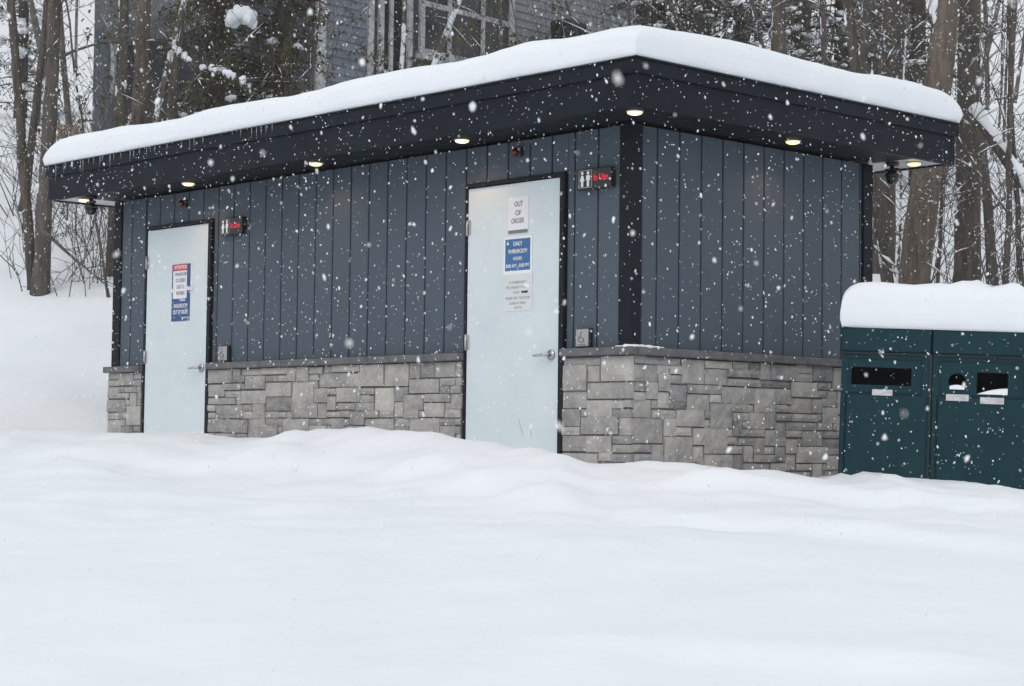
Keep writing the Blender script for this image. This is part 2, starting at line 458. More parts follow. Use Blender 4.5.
def lines(lo, hi, fine0, fine1, step, grow=1.16):
    a = list(np.arange(fine0, fine1 + 1e-6, step)); st = step
    while a[-1] < hi: st *= grow; a.append(a[-1] + st)
    st = step
    while a[0] > lo: st *= grow; a.insert(0, a[0] - st)
    a[0], a[-1] = lo, hi
    return np.array(a)


S = lines(-75, 75, -5.2, 5.2, 0.07); D = lines(-35, 95, 5.4, 17.0, 0.07)
sg, dg = np.meshgrid(S, D)
XY = np.c_[(CAM[0] + FH[0] * dg + RH[0] * sg).ravel(), (CAM[1] + FH[1] * dg + RH[1] * sg).ravel()]
Z = ground(XY)


def fine(x, y):
    h = 0.0
    if abs(x) < 40 and abs(y) < 40:
        h += 0.034 * mnoise.fractal(Vector((x * 0.9, y * 0.9, 3.1)), 1.0, 2.0, 4) + 0.007 * mnoise.noise(Vector((x * 4.5, y * 4.5, 7.0)))
        v = np.array((x - CAM[0], y - CAM[1])); dq = float(v @ FH[:2]); sq = float(v @ RH[:2])
        if 9.5 < dq < 15.5: h += 0.05 * math.sin(math.pi * (dq - 9.5) / 6) * mnoise.fractal(Vector((x * 1.7, y * 1.7, 11.0)), 1.0, 2.0, 3)
        if 9.5 < dq < 15.5: h += float(np.interp(sq, [p[0] for p in BANK], [p[1] for p in BANK])) * math.sin(math.pi * (dq - 9.5) / 6) ** .5
    if 8.5 < dq < 14.5 if abs(x) < 40 and abs(y) < 40 else False:
        rg_ = 1 - abs(mnoise.noise(Vector((sq * .75 + dq * .25, dq * 1.9 - sq * .3, 21.0)))) * 2
        h += 0.04 * max(0, rg_) ** 3 * math.sin(math.pi * (dq - 8.5) / 6)
    return h


BANK = [(-4.21, -0.021), (-3.76, 0.014), (-3.31, -0.026), (-3.01, -0.026), (-2.73, 0.004), (-2.24, -0.018), (-2.02, -0.043), (-1.4, -0.048), (-1.15, -0.034), (-0.72, -0.06), (-0.46, -0.057), (-0.29, -0.065), (-0.07, -0.098), (0.29, -0.059), (0.47, -0.1), (0.61, -0.091), (0.78, -0.083), (1.02, -0.067), (1.37, -0.046), (1.67, -0.042), (2.04, -0.068), (2.21, -0.029), (2.47, -0.058), (2.79, -0.015), (3.0, 0.001), (3.15, -0.025), (3.46, -0.012)]   # height trim of the ploughed bank along the wall
for i in range(len(Z)): Z[i] += fine(*XY[i])
n, m_ = len(S), len(D)
ii = (np.arange(m_ - 1)[:, None] * n + np.arange(n - 1)[None]).ravel()
me = bpy.data.meshes.new('snow_ground')
me.from_pydata(np.c_[XY, Z].tolist(), [], np.c_[ii, ii + 1, ii + n + 1, ii + n].tolist())
me.polygons.foreach_set('use_smooth', [True] * len(me.polygons)); me.materials.append(M['snow'])
tag(link('snow_ground', me), kind='structure')

# ------------------------------------------------------------------ washroom building
rng = random.Random(5)
B = thing('washroom_building', 'low dark blue washroom building with stone base and two pale doors', 'building', (-L / 2, W / 2, 0))
PITCH, G0, G1, ZC = 0.2132, 0.302, 0.238, 0.998
FR, FL = 0.05, 0.024
DOORS = [(XN - DW, XN), (XF - DW, XF)]
MB().box(-L + .016, -.016, .016, W - .016, -.4, ZB - .003).build('wall_core', M['core'], B)

mb = MB()
g = [-0.1]; k = 0
while -G0 - k * PITCH > -L + 0.1: g.append(-G0 - k * PITCH); k += 1
g.append(-L + 0.1)
for a, b_ in zip(g[1:], g[:-1]):
    a += .007; b_ -= .007; t = rng.uniform(.4, .6)
    segs = [(a, b_, ZC + .001)]
    for (d0, d1) in DOORS:
        d0 -= FL + .003; d1 += FR + .004; new = []
        for (p, q, zz) in segs:
            if q <= d0 or p >= d1 or zz > ZC + .01: new.append((p, q, zz)); continue
            if p < d0: new.append((p, d0, zz))
            new.append((max(p, d0), min(q, d1), DH + .034))
            if q > d1: new.append((d1, q, zz))
        segs = new
    for (p, q, zz) in segs:
        if q - p > .012: mb.box(p, q, 0, .03, zz, ZB - .004, .004, tone=t)
g = [0.09] + [G1 + i * PITCH for i in range(12) if G1 + i * PITCH < W - 0.12] + [W - 0.1]
for a, b_ in zip(g[:-1], g[1:]):
    mb.box(-.03, 0, a + .007, b_ - .007, ZC + .001, ZB - .004, .004, tone=rng.uniform(.4, .6))
for i in range(12):
    y0 = 0.1 + i * (W - .2) / 12; mb.box(-L, -L + .03, y0 + .005, y0 + (W - .2) / 12 - .005, ZC, ZB - .004, .004, tone=rng.uniform(.4, .6))
for i in range(28):
    x0 = -L + .1 + i * (L - .2) / 28; mb.box(x0 + .005, x0 + (L - .2) / 28 - .005, W - .03, W, ZC, ZB - .004, .004, tone=rng.uniform(.4, .6))
mb.build('siding', M['siding'], B)
for (x0, x1, y0, y1) in ((-.10, .013, -.013, .085), (-.085, .013, W - .095, W + .013), (-L - .013, -L + .10, -.013, .09), (-L - .013, -L + .09, W - .09, W + .013)):
    MB().box(x0, x1, y0, y1, ZC + .002, ZB - .002, .004).build('corner_trim', M['trim'], B)


def pack(length, height, unit, rng):
    nx, nz = int(length / unit), int(height / unit)
    grid = np.zeros((nx, nz), bool); out = []
    for j in range(nz - 1, -1, -1):
        for i in range(nx):
            if grid[i, j]: continue
            for _ in range(30):
                w, h = rng.choice(((3, 1), (4, 1), (5, 1), (6, 1), (4, 2), (5, 2), (6, 2), (7, 2), (3, 2), (4, 2), (2, 1), (3, 1), (5, 3), (4, 3), (2, 2), (6, 2)))
                if i + w <= nx and j - h + 1 >= 0 and not grid[i:i + w, j - h + 1:j + 1].any(): break
            else:
                w, h = 1, 1
            grid[i:i + w, j - h + 1:j + 1] = True
            out.append((i, j - h + 1, w, h))
    return out, length / nx, height / nz


def stones(length, place, rng):
    """random ashlar veneer on a strip: place(u, out, z)"""
    mb = MB()
    z0, z1 = -.12, .943
    st, ux, uz = pack(length, z1 - z0, .055, rng)
    for (i, j, w, h) in st:
        jit = lambda: rng.uniform(-.0065, .0065)
        a, b_, c, d = i * ux + .004, (i + w) * ux - .004, z0 + j * uz + .004, z0 + (j + h) * uz - .004
        dep = rng.uniform(.030, .044); tone = min(1, max(0, rng.gauss(.5, .125)))
        nu, nv = max(2, w + 1), max(2, h + 1)
        vs, fs = [], []
        rows = nv + 1; cols = nu + 1
        j4 = [[jit(), jit()] for _ in range(4)]
        for r_ in range(rows):
            for c_ in range(cols):
                fu, fv = c_ / nu, r_ / nv
                u = a + (b_ - a) * fu + (j4[0][0] if c_ == 0 else j4[1][0] if c_ == nu else 0)
                v = c + (d - c) * fv + (j4[2][0] if r_ == 0 else j4[3][0] if r_ == nv else 0)
                edge = c_ in (0, nu) or r_ in (0, nv)
                o = dep + (rng.uniform(-.0035, .0035) if not edge else -.007 + rng.uniform(-.003, .002))
                vs.append(place(u, o, v))
        for r_ in range(nv):
            for c_ in range(nu): fs.append((r_ * cols + c_, r_ * cols + c_ + 1, (r_ + 1) * cols + c_ + 1, (r_ + 1) * cols + c_))
        ring = [c_ for c_ in range(cols)] + [r_ * cols + nu for r_ in range(1, rows)] + [nv * cols + c_ for c_ in range(nu - 1, -1, -1)] + [r_ * cols for r_ in range(nv - 1, 0, -1)]
        n0 = len(vs)
        for q in ring:
            r_, c_ = divmod(q, cols)
            u = a + (b_ - a) * c_ / nu; v = c + (d - c) * r_ / nv
            vs.append(place(u, .0, v))
        for q in range(len(ring)):
            q2 = (q + 1) % len(ring); fs.append((ring[q], n0 + q, n0 + q2, ring[q2]))
        mb.add(vs, fs, tone=tone)
    return mb


MBs = [(-L - .032, XF - DW - FL - .002), (XF + FR + .002, XN - DW - FL - .002), (XN + FR + .002, .036)]
mort = MB()
for i, (a, b_) in enumerate(MBs):
    stones(b_ - a, lambda u, o, z, a=a: (a + u, -o, z), rng).build('stone_veneer', M['stone'], B)
    mort.box(a + .003, b_ - .003 - (.012 if i == 2 else 0), -.021, .012, -.4, .942)
    mort.build('mortar', M['mortar'], B); mort = MB()
stones(W + .03, lambda u, o, z: (o, u + .001, z), rng).build('stone_veneer', M['stone'], B)
mort.box(-.012, .021, .0125, W + .02, -.4, .941); mort.build('mortar', M['mortar'], B); mort = MB()
mort.box(-L - .03, -L + .012, .0125, W, -.4, .941); mort.build('mortar', M['mortar'], B)


def cap_run(p0, p1, axis, o0, o1):
    cap = MB(); n_ = max(1, round(abs(p1 - p0) / .9))
    for i in range(n_):
        a = p0 + (p1 - p0) * i / n_ + (.0015 if i else 0); b__ = p0 + (p1 - p0) * (i + 1) / n_ - (.0015 if i < n_ - 1 else 0)
        if axis == 0: cap.box(a, b__, o0, o1, .945, ZC - .001, .006)
        else: cap.box(o0, o1, a, b__, .945, ZC - .001, .006)
    cap.build('stone_cap', M['cap'], B)


cap_run(-L - .06, MBs[0][1], 0, -.066, -.0005); cap_run(MBs[1][0], MBs[1][1], 0, -.066, -.0005); cap_run(MBs[2][0], .066, 0, -.066, -.0005)
cap_run(.001, W + .06, 1, .0005, .066); cap_run(.001, W + .05, 1, -L - .06, -L - .0005)

# roof: boxed fascia in two steps, slatted metal soffit, flat deck
X0, X1, Y0, Y1 = -L - .408, OV, -OV, W + .418
mb = MB()
for (zz0, zz1, o) in ((ZB, ZT - .098, 0.0), (ZT - .098, ZT - .012, .02), (ZT - .0119, ZT, .032)):
    t = .04
    mb.box(X0 - o, X1 + o, Y0 - o, Y0 + t, zz0, zz1, .003); mb.box(X0 - o, X1 + o, Y1 - t, Y1 + o, zz0, zz1, .003)
    mb.box(X1 - t, X1 + o, Y0 + t + .0005, Y1 - t - .0005, zz0, zz1, .003); mb.box(X0 - o, X0 + t, Y0 + t + .0005, Y1 - t - .0005, zz0, zz1, .003)
mb.build('fascia', M['fascia'], B)
MB().box(X0 + .045, X1 - .045, Y0 + .045, Y1 - .045, ZB + .06, ZT - .002).build('roof_deck', M['fascia'], B)
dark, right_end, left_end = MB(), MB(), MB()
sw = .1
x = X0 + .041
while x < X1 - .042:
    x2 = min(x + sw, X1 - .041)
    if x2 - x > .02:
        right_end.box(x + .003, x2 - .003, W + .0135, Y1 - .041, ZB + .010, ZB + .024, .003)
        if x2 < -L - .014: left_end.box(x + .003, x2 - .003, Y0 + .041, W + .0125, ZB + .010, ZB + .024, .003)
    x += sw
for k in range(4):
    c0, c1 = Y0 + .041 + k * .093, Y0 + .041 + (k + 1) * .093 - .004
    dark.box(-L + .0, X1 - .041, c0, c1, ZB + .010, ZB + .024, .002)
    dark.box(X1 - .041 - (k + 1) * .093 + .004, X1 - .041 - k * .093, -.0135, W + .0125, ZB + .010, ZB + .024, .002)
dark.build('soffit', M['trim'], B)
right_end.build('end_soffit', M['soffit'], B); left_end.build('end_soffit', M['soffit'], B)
MB().box(X0 + .041, X1 - .041, Y0 + .041, Y1 - .041, ZB + .0245, ZB + .05).build('soffit_backing', M['core'], B)


def make_door(x0, x1):
    d = MB().box(x0, x1, -.006, .02, -.1, DH, .003).build('door', M['door'], B)
    mb = MB()
    mb.box(x0 - FL, x0 - .005, -.012, .02, -.1, DH + .03, .003); mb.box(x1 + .006, x1 + FR, -.03, .02, -.1, DH + .03, .003)
    mb.box(x0 - .0055, x1 + .0055, -.029, .02, DH + .006, DH + .03, .003)
    mb.build('door_frame', M['frame'], B)
    hz = .962; hx = x1 - .075
    mb = MB()
    mb.tube([(hx, -.006, hz), (hx, -.018, hz)], .034, 16); mb.tube([(hx, -.018, hz), (hx, -.062, hz)], .012, 10)
    mb.tube([(hx + .006, -.06, hz), (hx - .03, -.064, hz), (hx - .085, -.062, hz - .002), (hx - .125, -.054, hz - .004)], [.0105, .0105, .009, .007], 8)
    mb.build('handle', M['steel'], d)
    for hh in (.28, 1.07, 1.86):
        mb = MB(); mb.tube([(x0 - .002, -.015, hh - .055), (x0 - .002, -.015, hh + .055)], .008, 8); mb.box(x0 + .001, x0 + .03, -.009, -.0065, hh - .05, hh + .05)
        mb.build('hinge', M['steel'], d)
    mb = MB(); mb.box(x1 - .004, x1 - .0005, -.0075, -.0062, hz - .1, hz + .1); mb.build('latch_plate', M['steel'], d)
    return d


for (a, b_) in DOORS: make_door(a, b_)
# scrape marks low on the near door
mb = MB()
mb.add([(-1.02, -.0068, .545), (-1.013, -.0068, .54), (-.965, -.0068, .43), (-.97, -.0068, .428)], [(0, 3, 2, 1)])
nd = [o for o in B.children if o.name.startswith('door') and 'frame' not in o.name][0]
scr = mat('scraped_paint', (.34, .38, .4), rough=.6)
mb.build('scratch', scr, nd); mb = MB()
mb.add([(-.90, -.0068, .47), (-.896, -.0068, .468), (-.885, -.0068, .42), (-.889, -.0068, .42)], [(0, 3, 2, 1)])
mb.build('scratch', scr, nd)

# snow on the roof -------------------------------------------------
FRIM = [(-6.76, .19), (-6.39, .252), (-5.84, .246), (-5.33, .238), (-4.92, .221), (-4.54, .214), (-4.26, .233), (-3.89, .241), (-3.63, .236), (-3.1, .213), (-2.83, .216), (-2.51, .245), (-1.94, .238), (-1.58, .233), (-1.24, .213), (-1.04, .226), (-.78, .243), (-.57, .253), (-.26, .226), (-.05, .222), (.17, .224), (.5, .222)]
RRIM = [(-.5, .22), (-.13, .24), (.21, .266), (.53, .268), (.8, .255), (1.13, .251), (1.45, .24), (1.75, .235), (2.05, .256), (2.4, .265), (2.73, .255), (2.97, .245), (3.2, .235)]


def edge_lines(a, b_, step):
    ins = [0, .004, .012, .025, .045, .07, .1, .14, .19, .26, .35]
    mid = np.linspace(a + .45, b_ - .45, max(3, int((b_ - a - .9) / step)))
    return np.array([a + i for i in ins] + list(mid) + [b_ - i for i in ins[::-1]])


def snow_slab(name, xs, ys, H, base, rnd, T=lambda x, y, z: (x, y, z), seed=0.0, out=.02, low=.42):
    a0, a1, b0, b1 = xs[0], xs[-1], ys[0], ys[-1]
    vs, fs = [], []
    def rd(t): t = min(max(t / rnd, 0), 1); return (1 - (1 - t) ** 2.3) ** (1 / 2.3)
    nx, ny = len(xs), len(ys)
    for y in ys:
        for x in xs:
            k = rd(x - a0) * rd(a1 - x) * rd(y - b0) * rd(b1 - y)
            h = H(x, y)
            h += .014 * mnoise.noise(Vector((x * 2.1, y * 2.1, seed))) + .006 * mnoise.noise(Vector((x * 7, y * 7, seed + 4)))
            ox = out * mnoise.noise(Vector((x * 1.7, y * 1.7, seed + 9)))
            fx = -1 if x - a0 < .05 else 1 if a1 - x < .05 else 0; fy = -1 if y - b0 < .05 else 1 if b1 - y < .05 else 0
            vs.append(T(x + fx * ox, y + fy * ox, base + h * (low + (1 - low) * k)))
    for j in range(ny - 1):
        for i in range(nx - 1): fs.append((j * nx + i, j * nx + i + 1, (j + 1) * nx + i + 1, (j + 1) * nx + i))
    ring = list(range(nx)) + [j * nx + nx - 1 for j in range(1, ny)] + [(ny - 1) * nx + i for i in range(nx - 2, -1, -1)] + [j * nx for j in range(ny - 2, 0, -1)]
    prev = ring
    for (frac, inset) in ((.6, -.006), (.3, -.004), (.08, .004), (0, .016)):
        cur = []
        for q in ring:
            j, i = divmod(q, nx); x, y = xs[i], ys[j]
            h = H(x, y) * low * frac
            fx = -1 if i == 0 else 1 if i == nx - 1 else 0; fy = -1 if j == 0 else 1 if j == ny - 1 else 0
            ox = out * mnoise.noise(Vector((x * 1.7, y * 1.7, seed + 9))) - inset + .010 * mnoise.noise(Vector((x * 6, y * 6, seed + 2 + 3 * frac))) + .007 * mnoise.noise(Vector((x * 23, y * 23, seed + 5 * frac)))
            cur.append(len(vs)); vs.append(T(x + fx * ox, y + fy * ox, base + h))
        for q in range(len(ring)):
            q2 = (q + 1) % len(ring); fs.append((prev[q], cur[q], cur[q2], prev[q2]))
        prev = cur
    fs.append(tuple(prev[::-1]))
    mb = MB(); mb.add(vs, fs, True)
    return mb


def HR(x, y):
    dF = y - (Y0 - .03); dR = (X1 + .03) - x
    hf = np.interp(x, [p[0] for p in FRIM], [p[1] for p in FRIM]); hr = np.interp(y, [p[0] for p in RRIM], [p[1] for p in RRIM])
    wf, wr = 1 / (.12 + dF), 1 / (.12 + dR)
    return (hf * wf + hr * wr) / (wf + wr)


mb = snow_slab('roof_snow', edge_lines(X0 - .032, X1 + .032, .08), edge_lines(Y0 - .035, Y1 + .035, .08), HR, ZT + .001, .17, seed=1.0, out=.010)
tag(mb.build('roof_snow', M['snow_soft']), 'thick smooth white snow layer on top of the flat washroom roof', 'snow')

# icicles under the drip edge
rng = random.Random(11)
IC = [(-6.55, .05), (-6.46, .035), (-6.33, .15), (-6.20, .09), (-6.17, .05), (-6.05, .06), (-5.93, .11), (-5.885, .12), (-5.80, .04), (-5.72, .05), (-5.62, .08), (-5.585, .05), (-5.47, .11), (-5.41, .05), (-5.30, .05),
      (-5.16, .08), (-5.11, .06), (-5.02, .05), (-4.92, .07), (-4.80, .05), (-4.62, .045), (-4.42, .06), (-4.30, .075), (-4.24, .06), (-4.12, .05), (-3.62, .05), (-3.48, .06), (-3.42, .09), (-3.36, .07), (-3.30, .06), (-3.22, .05)]
for x, h in IC:
    mb = MB(); y = Y0 - .034 + rng.uniform(-.002, .002); k = rng.uniform(.004, .0065)
    mb.tube([(x, y, ZT - .006), (x + .001, y, ZT - .012 - h * .25), (x + rng.uniform(-.003, .003), y, ZT - .012 - h * .65), (x, y, ZT - .012 - h)], [k, k * .8, k * .5, k * .12], 6)
    tag(mb.build('icicle', M['ice']), 'thin clear icicle hanging from the left half of the roof edge', 'icicle', 'icicles along the roof edge')

mb = MB(); rg = random.Random(8)
P_ = [(x, -.034 + rg.uniform(-.01, .01), ZC + .001) for x in np.linspace(-.06, .04, 4)] + [(.034 + rg.uniform(-.01, .01), y, ZC + .001) for y in np.linspace(.03, .24, 6)]
for i, p in enumerate(P_):
    f = math.sin(math.pi * (i + .5) / len(P_)); mb.blob(p,   .030, .030, .004 + .012 * f * rg.uniform(.6, 1.1), rg, .12, seg=(9, 6))
tag(mb.build('ledge_snow', M['snow_soft']), 'thin ribbon of snow on the stone ledge at the near wall corner', 'snow')

# recessed downlights in the soffit
DLB = thing('downlight', 'warm lit round downlight', 'ceiling light', (0, 0, ZB + .0095), 'downlights under the eaves')
mb = MB(); mb.tube([(0, 0, ZB + .012), (0, 0, ZB + .003)], .056, 20); mb.build('bezel', M['plate'], DLB)
mb = MB(); mb.tube([(0, 0, ZB + .0025), (0, 0, ZB - .007), (0, 0, ZB - .014)], [.047, .045, .028], 20); mb.build('lens', M['lamp'], DLB)
DL = [((.27, -.265), 'lit warm downlight under the roof corner nearest the camera'),
      ((-6.22, -.25), 'lit warm downlight at the far left end of the eaves, beyond the wall'),
      ((-4.64, -.245), 'lit warm downlight under the eaves above the left pale door'),
      ((-2.98, -.24), 'lit warm downlight under the eaves midway between the two doors'),
      ((-1.36, -.238), 'lit warm downlight under the eaves above the left edge of the right pale door'),
      ((.25, 1.297), 'lit warm downlight under the eaves halfway along the doorless right wall'),
      ((.25, 2.672), 'lit warm downlight in the slatted soffit at the right end of the roof')]
for i, ((x, y), lb) in enumerate(DL):
    if i == 0: DLB.location = (x, y, ZB + .0095); DLB['label'] = lb
    else: copy_thing(DLB, (x, y, ZB + .0095), lb)
    ld = bpy.data.lights.new('downlight_lamp', 'SPOT'); ld.energy = 4.5; ld.color = (1.0, .58, .32); ld.spot_size = R_(140); ld.spot_blend = .7; ld.shadow_soft_size = .05
    lo = bpy.data.objects.new('downlight_lamp', ld); COL.objects.link(lo); lo.location = (x, y, ZB - .03)

# security cameras under both roof ends
SC = thing('security_camera', 'small black dome security camera under the left end of the roof', 'camera', (0, 0, ZB), 'security cameras under the eaves')
mb = MB(); mb.tube([(0, 0, ZB + .014), (0, 0, ZB - .016)], .05, 14); mb.tube([(0, 0, ZB - .016), (0, 0, ZB - .06)], .018, 8)
mb.box(-.06, .06, -.014, .014, ZB - .055, ZB - .034, .004); mb.build('bracket', M['black'], SC)
mb = MB(); mb.tube([(0, 0, ZB - .055), (0, 0, ZB - .075), (0, 0, ZB - .1)], [.03, .052, .054], 14); mb.build('housing', M['black'], SC)
mb = MB(); mb.blob((0, 0, ZB - .105), .05, .05, .052, seg=(14, 8)); mb.build('dome', M['dome'], SC)
SC.location = (-5.97, -.33, ZB)
copy_thing(SC, (.14, 2.56, ZB), 'small black dome security camera under the slatted soffit at the right end of the roof')


# ------------------------------------------------------------------ things on the walls
def wall_place(y0): return lambda x, z, d: (x, y0 - d, z)


def led_sign(xc, zc, label):
    t = thing('restroom_sign', label, 'sign', (xc, 0, zc), 'washroom signs beside the doors')
    w, h, y = .155, .066, -.052
    MB().box(xc - w, xc + w, y, -.001, zc - h, zc + h, .006).build('housing', M['black'], t)
    mb = MB()
    MBx = [(-.098, 1), (-.045, 0)]
    for dx, skirt in MBx:
        c = xc + dx; yy = y - .002
        mb.disc((c, yy, zc + .038), (1, 0, 0), (0, 0, 1), .012, 12)
        if skirt: prof = [(-.010, .023), (.010, .023), (.022, -.014), (.011, -.014), (.011, -.05), (-.011, -.05), (-.011, -.014), (-.022, -.014)]
        else: prof = [(-.018, .023), (.018, .023), (.018, -.010), (.011, -.010), (.011, -.05), (-.011, -.05), (-.011, -.010), (-.018, -.010)]
        mb.add([(c + a, yy, zc + b__) for a, b__ in prof], [tuple(range(len(prof)))[::-1]])
    mb.build('pictogram', M['white'], t)
    mb = MB(); yy = y - .0012
    for (a, b__, c, d) in ((-.13, -.012, .054, .058), (-.13, -.012, -.058, -.054), (-.13, -.126, -.054, .054), (-.016, -.012, -.054, .054)):
        mb.box(xc + a, xc + b__, yy, y + .002, zc + c, zc + d)
    mb.build('outline', M['plate'], t)
    letter([('In Use', .062, xc + .068, zc + .002, .125)], wall_place(y - .0015), M['led_red'], t)
    return t


led_sign(-.294, 2.088, 'black washroom sign with red lit lettering beside the nearer right door')
led_sign(-4.325, 2.076, 'black washroom sign with red lit lettering beside the farther left door')


def button(xc, zc, label):
    t = thing('door_button', label, 'door button', (xc, 0, zc), 'push plates beside the doors')
    MB().box(xc - .062, xc + .062, -.03, -.001, zc - .062, zc + .062, .004).build('box', M['black'], t)
    p = MB().box(xc - .056, xc + .056, -.043, -.031, zc - .057, zc + .057, .005).build('push_plate', M['plate'], t)
    mb = MB(); yy = -.0445; n = 14
    mb.disc((xc - .008, yy, zc + .034), (1, 0, 0), (0, 0, 1), .008, 10)
    mb.tube([(xc - .008, yy, zc + .022), (xc - .006, yy, zc - .002), (xc + .014, yy, zc - .004), (xc + .022, yy, zc - .024)], .0035, 6)
    pts = [(xc - .004 + .023 * math.cos(a), yy, zc - .008 + .023 * math.sin(a)) for a in np.linspace(2.2, 5.9, n)]
    mb.tube(pts, .003, 5)
    for k in range(4): mb.box(xc - .035 + k * .018, xc - .022 + k * .018, yy - .0006, yy + .001, zc - .047, zc - .041)
    mb.build('wheelchair_symbol', M['ink'], p)


button(-.393, 1.064, 'square steel wheelchair push plate on the wall beside the nearer right door')
button(-4.415, 1.068, 'square steel wheelchair push plate on the wall beside the farther left door')


def sensor(xc, zc, label):
    t = thing('indicator_light', label, 'indicator light', (xc, 0, zc), 'small red lights above the doors')
    MB().box(xc - .03, xc + .045, -.03, -.001, zc - .03, zc + .03, .005).build('base', M['black'], t)
    mb = MB(); mb.tube([(xc - .004, -.03, zc), (xc - .004, -.045, zc), (xc - .004, -.055, zc)], [.026, .024, .01], 14); mb.build('lens', M['red_lens'], t)


sensor(-1.048, 2.335, 'small dark red indicator light above the nearer right door')
sensor(-5.05, 2.318, 'small dark red indicator light above the farther left door')


def poster(name, label, x0, x1, z0, z1, material, y=-.0068, th=.002, skew=0.0):
    t = thing(name, label, 'notice', ((x0 + x1) / 2, y, (z0 + z1) / 2))
    p = MB().add([(xx, yy, z) for z in (z0, z1) for yy in (y - th, y - .0002) for xx in (x0, x1)],
                 [(0, 1, 5, 4), (4, 5, 7, 6), (0, 2, 3, 1), (2, 6, 7, 3), (0, 4, 6, 2), (1, 3, 7, 5)]).build('sheet', material, t)
    return t


pl = wall_place
# nearer door: three notices
t = poster('notice_paper', 'white paper notice reading OUT OF ORDER, topmost on the right door', -1.137, -.941, 1.785, 2.035, M['paper'])
letter([('OUT', .052, -1.037, 1.985, .085), ('OF', .052, -1.04, 1.925, .055), ('ORDER', .048, -1.045, 1.872, .125)], pl(-.0095), M['ink'], t)
MB().box(-1.135, -.945, -.0098, -.009, 1.788, 1.812).build('bottom_band', M['ink'], t)
t = poster('notice_board', 'blue washroom hours sign with white border in the middle of the right door', -1.18, -.90, 1.515, 1.768, M['white'])
MB().box(-1.163, -.918, -.0094, -.0089, 1.538, 1.752).build('blue_field', M['sign_blue'], t)
letter([('DAILY', .04, -1.04, 1.718, .085), ('WASHROOM', .04, -1.04, 1.667, .185), ('HOURS', .032, -1.04, 1.618, .085), ('8:00 AM - 8:00 PM', .034, -1.04, 1.57, .225)], pl(-.0103), M['white'], t)
mb = MB(); mb.add([(-1.15, -.0098, 1.715), (-1.125, -.0098, 1.715), (-1.1375, -.0098, 1.742)], [(0, 1, 2)]); mb.build('emblem', M['white'], t)
t = poster('notice_paper', 'pale grey printed notice, lowest of three on the right door', -1.18, -.895, 1.265, 1.515, M['paper_grey'])
letter([('IN AN EMERGENCY', .024, -1.035, 1.458, .17), ('PULL HANDLE TO OPEN', .024, -1.035, 1.425, .225), ('DOOR', .026, -1.05, 1.39, .06), ('PLEASE KEEP THIS DOOR', .026, -1.035, 1.352, .235), ('CLOSED AT NIGHT', .024, -1.035, 1.318, .165), ('THANK YOU', .018, -1.035, 1.288, .08)], pl(-.0095), M['ink_grey'], t)
mb = MB(); mb.box(-1.0, -.955, -.0096, -.009, 1.385, 1.398); mb.add([(-.957, -.0096, 1.379), (-.93, -.0096, 1.3915), (-.957, -.0096, 1.404)], [(0, 1, 2)]); mb.build('arrow', M['black'], t)
# farther door: navy board with a paper taped over it
t = poster('notice_board', 'navy blue washroom sign board on the left door, partly covered by paper', -5.205, -4.94, 1.352, 1.82, M['sign_navy'])
letter([('PUBLIC', .04, -5.045, 1.528, .09), ('WASHROOM', .05, -5.072, 1.476, .2), ('OUT OF ORDER', .05, -5.072, 1.425, .215), ('THANK YOU', .02, -5.0, 1.378, .12)], pl(-.0095), M['white'], t)
t = poster('notice_paper', 'white paper notice with red header taped over the navy sign on the left door', -5.185, -4.985, 1.538, 1.822, M['paper'], y=-.0092)
MB().box(-5.185, -4.985, -.0122, -.0113, 1.766, 1.8225).build('red_header', M['sign_red'], t)
letter([('ATTENTION', .04, -5.075, 1.794, .18)], pl(-.0132), M['white'], t)
letter([('WASHROOM', .038, -5.075, 1.737, .165), ('CLOSED', .042, -5.075, 1.686, .14), ('DUE TO', .042, -5.075, 1.632, .11), ('REPAIRS', .042, -5.075, 1.58, .12)], pl(-.0118), M['ink'], t)
mb = MB(); mb.box(-5.235, -5.165, -.0122, -.0115, 1.592, 1.622); mb.box(-4.985, -4.885, -.0122, -.0115, 1.6, 1.63); mb.build('tape', M['paper_grey'], t)

# ------------------------------------------------------------------ waste bins
BO = at(841.8, 327, 12.5)
BX = RH * math.cos(.185) - FH * math.sin(.185); BD = FH * math.cos(.185) + RH * math.sin(.185)     # along the front / into the bin
TILT = .030


def bp(x, y, z):
    """bin coordinates: x along the front, y into the bin, z down from its top (negative)"""
    xx = x * math.cos(TILT) + z * math.sin(TILT); zz = z * math.cos(TILT) - x * math.sin(TILT)
    return tuple(BO + BX * xx + BD * y + np.array((0, 0, zz)))


PXM = FPX / 12.5
UW = 89 / PXM


